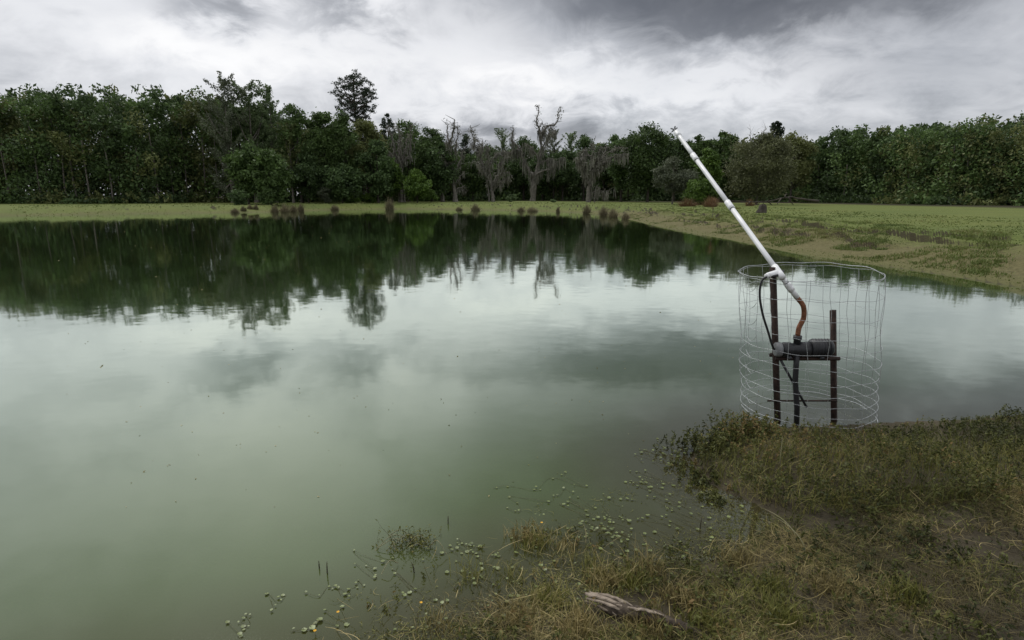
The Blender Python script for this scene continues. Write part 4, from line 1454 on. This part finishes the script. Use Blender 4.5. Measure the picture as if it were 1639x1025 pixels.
pennywort(around(1048, 722, 16, 18, 9, -.2), 'pale pennywort patch floating farthest out, left of the weed bank', rgp)
pennywort(around(1085, 730, 14, 16, 8), 'pennywort leaves at the left tip of the weed bank', rgp)
pennywort(around(1042, 772, 13, 20, 5, .2), 'line of pennywort leaves below the farthest floating patch', rgp)
pennywort(around(1000, 790, 9, 22, 9, -.5), 'scattered pennywort leaves in open green water, upper right of the floating field', rgp)
pennywort([(795, 782), (813, 780), (855, 785), (865, 785), (885, 767), (899, 761), (905, 757), (858, 781), (919, 778), (939, 779)],
          'loose chain of small pennywort leaves at the far left of the floating field', rgp)
pennywort([(828, 806), (815, 797), (830, 819), (812, 814), (825, 819), (878, 805), (886, 795), (892, 794), (917, 789), (902, 783)],
          'pennywort leaves just above the tall straw tussock', rgp)
pennywort([(909, 805), (902, 809), (909, 812), (953, 814), (940, 826), (950, 832), (957, 830), (938, 818), (925, 797), (912, 798)],
          'brightest round pennywort leaves in the middle of the floating field', rgp, sz=(.016, .026))
pennywort(around(975, 838, 15, 16, 8), 'crowded pennywort patch in the middle of the floating field', rgp)
pennywort(around(935, 848, 10, 12, 7), 'pennywort leaves right of the tall straw tussock', rgp)
pennywort(around(1000, 862, 18, 20, 10, .4), 'dense green pennywort patch behind the driftwood', rgp)
pennywort(around(1050, 862, 16, 26, 14, .5), 'straggling pennywort plant between the inlet and the middle patch', rgp)
pennywort(around(1065, 800, 12, 24, 12, .3), 'pennywort leaves at the mouth of the muddy inlet', rgp)
pennywort(around(1105, 850, 12, 26, 16, .5), 'pennywort leaves in the shallow muddy inlet', rgp)
pennywort(around(1150, 800, 8, 20, 12, .5), 'few pennywort leaves right under the weed bank', rgp)
pennywort(around(742, 877, 13, 14, 7, -.2), 'yellowish pennywort cluster left of the tall straw tussock', rgp)
pennywort(around(768, 905, 10, 20, 12, -.2), 'pennywort leaves drifting below the yellowish cluster', rgp)
pennywort(around(800, 950, 14, 30, 18, -.2), 'pennywort leaves mixed into the matted grass left of the driftwood', rgp)
pennywort([(567, 882), (568, 905), (586, 907), (630, 864), (625, 884), (629, 895), (613, 901), (600, 912), (600, 926), (601, 923)],
          'small pennywort plant in open water left of the dark sprig clump', rgp)
pennywort([(532, 944), (541, 942), (558, 945), (570, 935), (573, 930), (583, 938), (572, 942), (552, 953), (559, 957), (537, 940), (527, 941), (511, 955), (490, 950)],
          'pennywort chain in open water at the lower left', rgp)
pennywort([(446, 958), (453, 954), (450, 962), (441, 971), (435, 979), (427, 952)], 'small curled pennywort plant nearest the left side', rgp)
pennywort([(520, 979), (548, 973), (512, 994), (505, 1000), (500, 1007), (540, 1004), (555, 1001), (470, 1009), (487, 1010)],
          'large pale pennywort leaves at the bottom left', rgp, sz=(.016, .028))
pennywort([(632, 920), (677, 898), (645, 951), (656, 950), (648, 955), (665, 945), (628, 912), (683, 968), (697, 962)],
          'pennywort leaves strung along an arching stem below the dark sprig clump', rgp, sz=(.012, .022))
pennywort([(682, 985), (708, 967), (716, 963), (708, 982), (703, 1000), (714, 993), (660, 1006), (632, 1010), (683, 1005)],
          'pennywort leaves at the left end of the grass mat near the bottom', rgp, sz=(.014, .024))
pennywort(around(870, 905, 16, 34, 22, -.2), 'pennywort leaves sprinkled through the grass mat above and left of the driftwood', rgp)
pennywort(around(1020, 925, 14, 34, 14, .1), 'pennywort leaves sprinkled through the grass just above the driftwood', rgp)
pennywort(around(400, 1003, 7, 16, 6), 'dull pennywort sprigs in the bottom left corner', rgp)
pennywort([(863, 846), (870, 838), (857, 843), (875, 851)], 'pennywort leaves standing at the top of the tall straw tussock', rgp, lift=.1)


# ------------------------------------------------------------------ small single plants in the near water
def sprig_clump():
    c = at_z(655, 873)
    rg = np.random.default_rng(81)
    root = empty('sprig_clump', c, 'dark-stemmed sprig clump standing alone in open water at the lower left', 'water plant')
    st = Bag(); lf = Bag()
    n = 75
    x = rg.normal(size=n) * .085; y = rg.normal(size=n) * .05
    sprigs(st, lf, x, y, np.full(n, -.03), rg.uniform(.04, .17, n), rg, .010, 3, .35, .5)
    a = Bag()
    for k in range(9):
        p = rg.normal(size=3) * .07; p[2] = .01
        e = p + np.array([rg.uniform(-.2, .16), rg.normal() * .05, .005])
        m = (p + e) / 2 + [0, 0, rg.uniform(.02, .07)]
        path = resample([p, m, e], .02)
        a.tubes(path[None], np.full((1, len(path)), .0022), np.array([.6]), 4)
    link('stems', st.mesh('stems'), MATS['stem_dark'], root)
    link('leaves', lf.mesh('leaves'), MATS['marsh_green'], root)
    link('runners', a.mesh('runners'), MATS['stem_pale'], root)


sprig_clump()


def flower(px, py, label, z=.05):
    c = at_z(px, py, z)
    g = max(ground_at(c.x, c.y), 0)
    root = empty('yellow_flower', (c.x, c.y, g), label, 'flower', 'small yellow flowers among the pond weeds')
    s = Bag(); s.tubes(np.array([[[0, 0, -.02], [.002, 0, z * .5], [0, 0, z]]]), np.full((1, 3), .0012), np.array([.5]), 4)
    link('stem', s.mesh('stem'), MATS['stem_pale'], root)
    pet = None
    for k in range(5):
        a = k * 2 * math.pi / 5
        if pet is None:
            pet = bpy.data.meshes.new('petal')
            pet.from_pydata([(0.001, 0, 0), (.008, -.006, .003), (.014, -.005, .006), (.015, 0, .005), (.014, .005, .006), (.008, .006, .003)], [], [(0, 1, 2, 3), (0, 3, 4, 5)])
            pet.materials.append(MATS['yellow_petal'])
        o = bpy.data.objects.new('petal', pet); COL.objects.link(o); o.parent = root
        o.location = (0, 0, z); o.rotation_euler = (0, 0, a); o.scale = (.5, .5, .5)


flower(867, 837, 'yellow flower at the top of the tall straw tussock', .08)
flower(674, 965, 'yellow-orange flower beside a round leaf at the left end of the grass mat', .02)
flower(541, 980, 'orange flower low on the water at the lower left', .02)
flower(504, 1010, 'small yellow flower in the leaf cluster at the bottom left', .02)


def twig(px, py, H, label, tilt=0.0):
    c = at_z(px, py)
    b = Bag()
    cap_tube(b, [[0, 0, -.08], [tilt * H * .4, 0, H * .5], [tilt * H, 0, H]], [.004, .0035, .002], .5, 5)
    o = link('twig', b.mesh('twig', True), MATS['stem_dark']); o.location = c
    props(o, label, 'twig')


twig(511, 910, .045, 'short dark twig poking from open water, left one of the close pair')
twig(523.5, 918, .07, 'taller dark twig poking from open water, right one of the close pair', .05)
twig(664, 917, .06, 'leaning dark twig just below the sprig clump', -.25)
twig(717, 838, .05, 'dark forked twig standing in open water right of the sprig clump', .05)
twig(1120, 848, .09, 'dark twig standing in the muddy inlet', .1)


def reed(px, py, L, az, label, w=.010, mat='stem_pale', rise=.6):
    c = at_z(px, py); c.z = max(ground_at(c.x, c.y), 0)
    t = np.linspace(0, 1, 9)
    d = np.array([math.cos(az), math.sin(az) * .4])
    P = np.stack([d[0] * L * (1 - rise) * t ** 1.7, d[1] * L * t ** 1.7, L * rise * (t * 1.5 - .55 * t * t) - .02], 1)
    b = Bag(); b.ribbons(P[None], (w * np.interp(t, [0, .4, 1], [.6, 1, .1]))[None], np.array([.8]), np.array([[.9, .4, .1]]))
    b.ribbons(P[None] + [0, .0015, 0], (w * .9 * np.interp(t, [0, .4, 1], [.6, 1, .1]))[None], np.array([.5]), np.array([[.5, -.2, .8]]))
    o = link('reed_blade', b.mesh('reed_blade'), MATS[mat]); o.location = c
    props(o, label, 'reed')


reed(1040, 912, .20, .3, 'broad pale curved blade standing in the shallows above the driftwood', .013)
reed(938, 870, .16, 2.8, 'thin pale upright stalk right of the tall straw tussock', .006, rise=.9)
reed(1106, 915, .16, 2.7, 'thin pale stalk with a bright tip in the muddy inlet', .006, rise=.9)
reed(1246, 762, .32, .9, 'long pale curved blade leaning out of the weed bank', .009, rise=.75)
reed(1275, 868, .42, 2.6, 'pale straw leaning left at the right edge, upper one of the pair', .007, rise=.45)
reed(1290, 892, .42, 2.5, 'pale straw leaning left at the right edge, lower one of the pair', .007, rise=.5)
reed(955, 960, .12, 2.4, 'pale bent stem crossing just left of the driftwood', .007, rise=.5)


# ------------------------------------------------------------------ driftwood
def driftwood():
    rg = np.random.default_rng(91)
    B = at_z(1000, 985)
    root = empty('driftwood_log', (B.x, B.y, 0), 'weathered driftwood log with a pale splintered end half sunk in the marsh grass', 'log')
    Bn = np.array(B)

    def pp(x, y, z): return np.array(at_z(x, y, z)) - Bn

    b = Bag()
    path = resample([pp(965, 972, .045), pp(1010, 980, .06), pp(1045, 990, .06), pp(1085, 1003, .05), pp(1125, 1020, .02)], .02)
    rr = np.interp(np.linspace(0, 1, len(path)), [0, .2, .6, 1], [.024, .036, .034, .024]) * rg.uniform(.86, 1.12, len(path))
    cap_tube(b, path, rr, .5, 12)
    b.V[0] += rg.normal(size=b.V[0].shape) * .0028
    link('log_body', b.mesh('log_body', True), MATS['driftwood_dark'], root)
    # pale split slabs at the broken end
    for (x0, y0, z0, x1, y1, z1, w, th) in [
        (1010, 973, .095, 1058, 986, .093, .018, .008),
        (940, 950, .085, 1004, 972, .075, .030, .013), (946, 949, .075, 1000, 965, .085, .020, .012), (962, 950, .09, 1012, 972, .085, .018, .010),
        (942, 957, .07, 996, 980, .07, .022, .010), (938, 962, .055, 982, 985, .045, .012, .010), (955, 968, .04, 985, 987, .035, .018, .008),
        (990, 968, .085, 1024, 984, .07, .018, .010), (1005, 972, .07, 1062, 990, .055, .010, .006)]:
        p0, p1 = pp(x0 - 4, y0, z0), pp(x1 + 4, y1, z1); w *= 1.15; th *= 1.2
        k = 9; t = np.linspace(0, 1, k)
        P = p0 + (p1 - p0) * t[:, None] + np.stack([np.zeros(k), np.zeros(k), .008 * np.sin(t * 3.1)], 1) + rg.normal(size=(k, 3)) * .0016
        wd = w * np.interp(t, [0, .15, .6, 1], [.35, .9, 1, .3]) * rg.uniform(.85, 1.15, k)
        dirv = (p1 - p0); side = np.cross(dirv, [0, 0, 1]); side /= np.linalg.norm(side); up = np.array([0, -.3, 1.0])
        ang = np.arange(8) / 8 * 2 * np.pi
        V = P[:, None, :] + (np.cos(ang)[None, :, None] * side * (wd * .5)[:, None, None] + np.sin(ang)[None, :, None] * up * th * .5 * rg.uniform(.7, 1.3, (k, 8, 1)))
        V = V.reshape(-1, 3)
        F = []
        for i in range(k - 1):
            for j in range(8):
                F.append((i * 8 + j, i * 8 + (j + 1) % 8, (i + 1) * 8 + (j + 1) % 8, (i + 1) * 8 + j))
        me = bpy.data.meshes.new('splinter')
        me.from_pydata([tuple(v) for v in V], [], F + [tuple(range(8))[::-1], tuple(range((k - 1) * 8, k * 8))])
        link('splinter', me, MATS['driftwood_grey'], root)


driftwood()


# ------------------------------------------------------------------ wire cage round the pump
CX, CY, CR, CTOP = 2.80, 5.30, .58, 1.32


def wire_cage():
    rg = np.random.default_rng(101)
    root = empty('wire_cage', (CX, CY, 0), 'round cage of galvanised fence wire standing in the water around the pump', 'wire cage')
    def lean(P):
        P[:, 0] -= .085 * P[:, 2]
        return P
    zs = [1.32, 1.30, 1.14, .97, .82, .68, .55, .43, .32, .22, .13, .05, .0]
    for q, z in enumerate(zs):
        n = 64; a = np.linspace(0, 2 * np.pi, n)
        wob = .007 * np.sin(a * 3 + q * 1.7) + .005 * np.sin(a * 7 + q)
        wz = .006 * np.sin(a * 2 + q * 2.1) + .006 * np.sin(a * 9 + q) + (.025 * np.sin(a + 1.0) if q < 2 else 0)
        rad = CR * (1 + .02 * (z / CTOP)) + wob
        P = np.stack([rad * np.cos(a), rad * np.sin(a), z + wz], 1)
        P[-1] = P[0]
        P = lean(P)
        b = Bag(); b.tubes(P[None], np.full((1, n), .0019 if q not in (0, len(zs) - 1) else .003), np.array([.5]), 5)
        link('ring_wire', b.mesh('ring_wire', True), MATS['galvanised'], root)
    nv = 24
    for k in range(nv):
        a0 = k / nv * 2 * np.pi + .08
        t = np.linspace(-.08, 1, 22)
        z = t * CTOP
        a = a0 + .007 * np.sin(t * 9 + k * 2.3) + rg.normal() * .02 + .010 * np.interp(t, np.linspace(-.08, 1, 12), rg.normal(size=12))
        rad = CR * (1 + .02 * t) + .010 * np.sin(t * 13 + k)
        P = lean(np.stack([rad * np.cos(a), rad * np.sin(a), z], 1))
        b = Bag(); b.tubes(P[None], np.full((1, 22), .0019), np.array([.5]), 5)
        link('stay_wire', b.mesh('stay_wire', True), MATS['galvanised'], root)
    # overlap seam where the roll is tied: a second stay and hooked wire ends
    a0 = math.pi + .12
    for k in range(8):
        z = .12 + k * .15
        P = np.array([[CR * math.cos(a0 + u), CR * math.sin(a0 + u) - .01, z + v] for u, v in [(-.10, .03), (-.03, .0), (.05, -.015), (.14, .01), (.2, .05)]])
        P = lean(P)
        b = Bag(); b.tubes(resample(P, .02)[None], np.full((1, len(resample(P, .02))), .0022), np.array([.5]), 5)
        link('wire_tie', b.mesh('wire_tie', True), MATS['galvanised'], root)


wire_cage()

PY_ = 5.0                                          # forward distance of the pump stand
post_top = at_y(1237, 428, PY_); post_low = at_y(1245, 684, PY_)
tee = at_y(1246, 436, PY_ - .03)


def bar(bag, a, b, r, sides=8, tint=.5):
    cap_tube(bag, np.linspace(np.array(a), np.array(b), 4), [r] * 4, tint, sides)


def beam(a, b, w, name, mat, parent, off):
    """square section bar"""
    a = np.array(a) - off; b = np.array(b) - off
    bg = Bag(); cap_tube(bg, np.linspace(a, b, 3), [w * .7071] * 3, .5, 4)
    return link(name, bg.mesh(name), MATS[mat], parent)


def pump_stand():
    SL = (post_top.x - post_low.x) / (post_top.z - post_low.z)      # the stand leans a little to the left

    def px_(z): return post_low.x + SL * (z - post_low.z)
    x0 = px_(at_y(1242, 572, PY_).z)
    B = Vector((x0, PY_, 0))
    root = empty('pump_stand', B, 'rusty iron post frame with a diagonal brace standing inside the wire cage', 'pump stand')
    off = np.array(B)
    x1 = x0 + .52
    zb = -.35
    beam((px_(zb), PY_, zb), (px_(post_top.z), PY_, post_top.z), .042, 'post', 'rusty_iron', root, off)
    beam((px_(zb) + .52, PY_ + .02, zb), (px_(1.02) + .52, PY_ + .02, 1.02), .042, 'post', 'rusty_iron', root, off)
    z_cross = at_y(1255, 640, PY_).z
    beam((x0 - .05, PY_ - .03, z_cross), (x1 + .05, PY_ - .03, z_cross), .012, 'crossbar', 'rusty_iron', root, off)
    zp = at_y(1242, 572, PY_).z
    bg = Bag(); bar(bg, np.array((x0 + .02, PY_ - .035, zp)) - off, np.array((x0 + .30, PY_ - .04, zp - .45)) - off, .011)
    link('brace', bg.mesh('brace'), MATS['black_plastic'], root)
    beam((x0 - .02, PY_ - .045, zp + .0), (x1 + .02, PY_ - .045, zp + .0), .026, 'shelf_rail', 'rusty_iron', root, off)
    beam((x0 - .02, PY_ + .075, zp + .0), (x1 + .02, PY_ + .075, zp + .0), .026, 'shelf_rail', 'rusty_iron', root, off)
    return x0, x1, zp


SX0, SX1, SZP = pump_stand()


def pump():
    z = SZP + .095
    B = Vector((SX0 + .22, PY_ - .03, SZP + .015))
    root = empty('water_pump', B, 'black plastic water pump with a grey end cap mounted on the rusty stand', 'pump')
    off = np.array(B)
    b = Bag()
    xs = [SX0 + .015, SX0 + .04, SX0 + .10, SX0 + .11, SX0 + .17, SX0 + .18, SX0 + .26, SX0 + .27]
    rs = [.045, .062, .062, .054, .054, .066, .066, .05]
    cap_tube(b, [np.array((x, PY_ - .04, z - .012)) - off for x in xs], rs, .5, 20)
    link('pump_body', b.mesh('pump_body', False), MATS['black_plastic'], root)
    c = Bag(); cap_tube(c, [np.array((x, PY_ - .045, z - .012)) - off for x in (SX0 - .035, SX0 - .03, SX0 + .0, SX0 + .016)], [.050, .060, .066, .060], .5, 20)
    link('end_cap', c.mesh('end_cap', False), MATS['grey_plastic'], root)
    m = Bag(); cap_tube(m, [np.array((x, PY_ - .04, z + .0)) - off for x in (SX0 + .27, SX0 + .28, SX0 + .44, SX0 + .46)], [.06, .075, .075, .06], .5, 20)
    link('motor', m.mesh('motor', False), MATS['black_plastic'], root)
    for k in range(6):
        f = Bag(); x = SX0 + .295 + k * .026
        cap_tube(f, [np.array((x, PY_ - .04, z)) - off, np.array((x + .006, PY_ - .04, z)) - off], [.082, .082], .5, 20)
        link('cooling_fin', f.mesh('cooling_fin', False), MATS['black_plastic'], root)
    s = Bag(); cap_tube(s, [np.array((SX0 + .155, PY_ - .04, zz)) - off for zz in (z, z + .07, z + .075, z + .11)], [.030, .030, .036, .036], .5, 14)
    link('outlet', s.mesh('outlet', False), MATS['black_plastic'], root)
    for x in (SX0 + .08, SX0 + .36):
        f = Bag(); bar(f, np.array((x, PY_ - .11, SZP + .018)) - off, np.array((x, PY_ + .04, SZP + .018)) - off, .016, 6)
        bar(f, np.array((x, PY_ - .04, SZP + .018)) - off, np.array((x, PY_ - .04, z - .03)) - off, .02, 6)
        link('foot', f.mesh('foot'), MATS['black_plastic'], root)
    u = Bag()
    cap_tube(u, [np.array(p) - off for p in ((SX0 + .155, PY_ - .06, z - .05), (SX0 + .155, PY_ - .065, z - .16), (SX0 + .165, PY_ - .06, z - .3), (SX0 + .21, PY_ - .05, z - .55), (SX0 + .24, PY_ - .04, z - .9))], [.024] * 5, .5, 12)
    link('suction_hose', u.mesh('suction_hose', True), MATS['black_rubber'], root)


pump()


def pipe():
    tip = at_y(1082, 211, 7.0)
    elb = at_y(1276, 477, PY_ - .05)
    root = empty('pvc_pipe', (tee.x, tee.y, tee.z), 'long white plastic pipe slanting up to the left out of the wire cage', 'pipe')
    off = np.array(tee); A = np.array(elb); Bt = np.array(tip)
    T0 = np.array(tee)
    d = (Bt - T0); Lg = np.linalg.norm(d); d /= Lg

    def along(px):            # distance along the pipe whose image falls at this column
        best = min(np.linspace(0, Lg, 800), key=lambda s: abs(819.5 + FPX * ((T0 + d * s)[0]) / ((T0 + d * s)[1] * CT - ((T0 + d * s)[2] - CAM_Z) * ST) - px))
        return best
    s1, s2 = along(1168), along(1112)

    def seg(name, a, b, r, mat='pvc', sides=18):
        g = Bag(); bar(g, np.array(a) - off, np.array(b) - off, r, sides)
        return link(name, g.mesh(name, False), MATS[mat], root)
    r = .0225
    for x0, x1 in ((0, s1), (s1, s2), (s2, Lg)):
        seg('pipe_section', T0 + d * (x0 + .004), T0 + d * (x1 - .004), r)
    for s in (s1, s2):
        seg('coupling', T0 + d * (s - .06), T0 + d * (s + .06), r * 1.28, 'pvc_fitting')
        seg('coupling_ring', T0 + d * (s + .060), T0 + d * (s + .066), r * 1.10, 'black_rubber')
        seg('coupling_ring', T0 + d * (s - .066), T0 + d * (s - .060), r * 1.10, 'black_rubber')
    seg('end_cap', T0 + d * (Lg - .10), T0 + d * (Lg - .01), r * 1.3, 'pvc_fitting')
    # sprinkler head
    seg('nozzle', T0 + d * (Lg - .01), T0 + d * (Lg + .05), .016, 'grey_plastic', 10)
    q = T0 + d * (Lg + .05)
    for k, v in enumerate([(-.045, 0, .012), (.035, .02, .02), (0, -.02, .035), (-.02, .03, -.02)]):
        seg('spray_arm', q, q + np.array(v), .008, 'grey_plastic', 6)
    # tee with a side branch towards the post
    seg('tee_fitting', T0 - d * .075, T0 + d * .075, r * 1.30, 'pvc_fitting')
    br = np.array(at_y(1229, 441.5, PY_ - .07))
    seg('tee_branch', T0, br, r * 1.15, 'pvc_fitting')
    seg('branch_cap', br + (T0 - br) * .02, br + (br - T0) * .18, r * .95, 'pvc')
    # lower run
    e = A - T0; Le = np.linalg.norm(e); e /= Le
    seg('lower_pipe', T0 - e * -.06, A, r)
    seg('lower_coupling', T0 + e * (Le * .42), T0 + e * (Le * .72), r * 1.26, 'pvc_fitting')
    seg('coupling_ring', T0 + e * (Le * .40), T0 + e * (Le * .42), r * 1.1, 'black_rubber')
    # rusty metal nipple and elbow leading down to the pump outlet
    o = np.array((SX0 + .155, PY_ - .04, SZP + .095 + .11))
    g = Bag()
    path = resample([A - off, A + e * .09 - off, o + np.array([.035, 0, .16]) - off, o + np.array([.004, 0, .07]) - off, o - off], .02)
    cap_tube(g, path, [.021] * len(path), .5, 12)
    link('rusty_nipple', g.mesh('rusty_nipple', True), MATS['rust_orange'], root)


pipe()


def hose():
    pts = [(1254, 434, 5.0), (1245, 441, 4.93), (1232, 443, 4.92), (1222, 446, 4.92), (1217, 458, 4.92), (1216, 474, 4.92), (1218, 490, 4.92), (1222, 508, 4.93), (1229, 530, 4.94), (1235, 550, 4.95), (1239, 560, 4.96)]
    P = [np.array(at_y(*p)) for p in pts]
    B = Vector(P[-1])
    b = Bag(); path = resample([p - P[-1] for p in P], .02)
    cap_tube(b, path, [.0095] * len(path), .5, 10)
    o = link('hose', b.mesh('hose', True), MATS['black_rubber']); o.location = B
    props(o, 'black rubber hose curving from the white tee down to the pump', 'hose')


hose()


def specks():
    """seeds and small dead leaves floating on the open water"""
    rg = np.random.default_rng(131)
    n = 520
    Y = np.exp(rg.uniform(math.log(3.5), math.log(70), n)); X = rg.uniform(-.8, .45, n) * Y
    k = shore_dist(X, Y) < -.4
    X, Y = X[k], Y[k]
    b = Bag()
    P = np.stack([X, Y, np.full(len(X), .004)], 1)
    b.leaves(P, .006 + .0008 * Y, np.clip(.6 + rg.normal(size=len(X)) * .3, 0, 1), 2.0, 1.0, rg)
    o = link('floating_specks', b.mesh('floating_specks'), MATS['marsh_straw'])
    props(o, 'tiny seeds and leaf specks floating on the open pond', 'plant debris', kind='stuff')


specks()
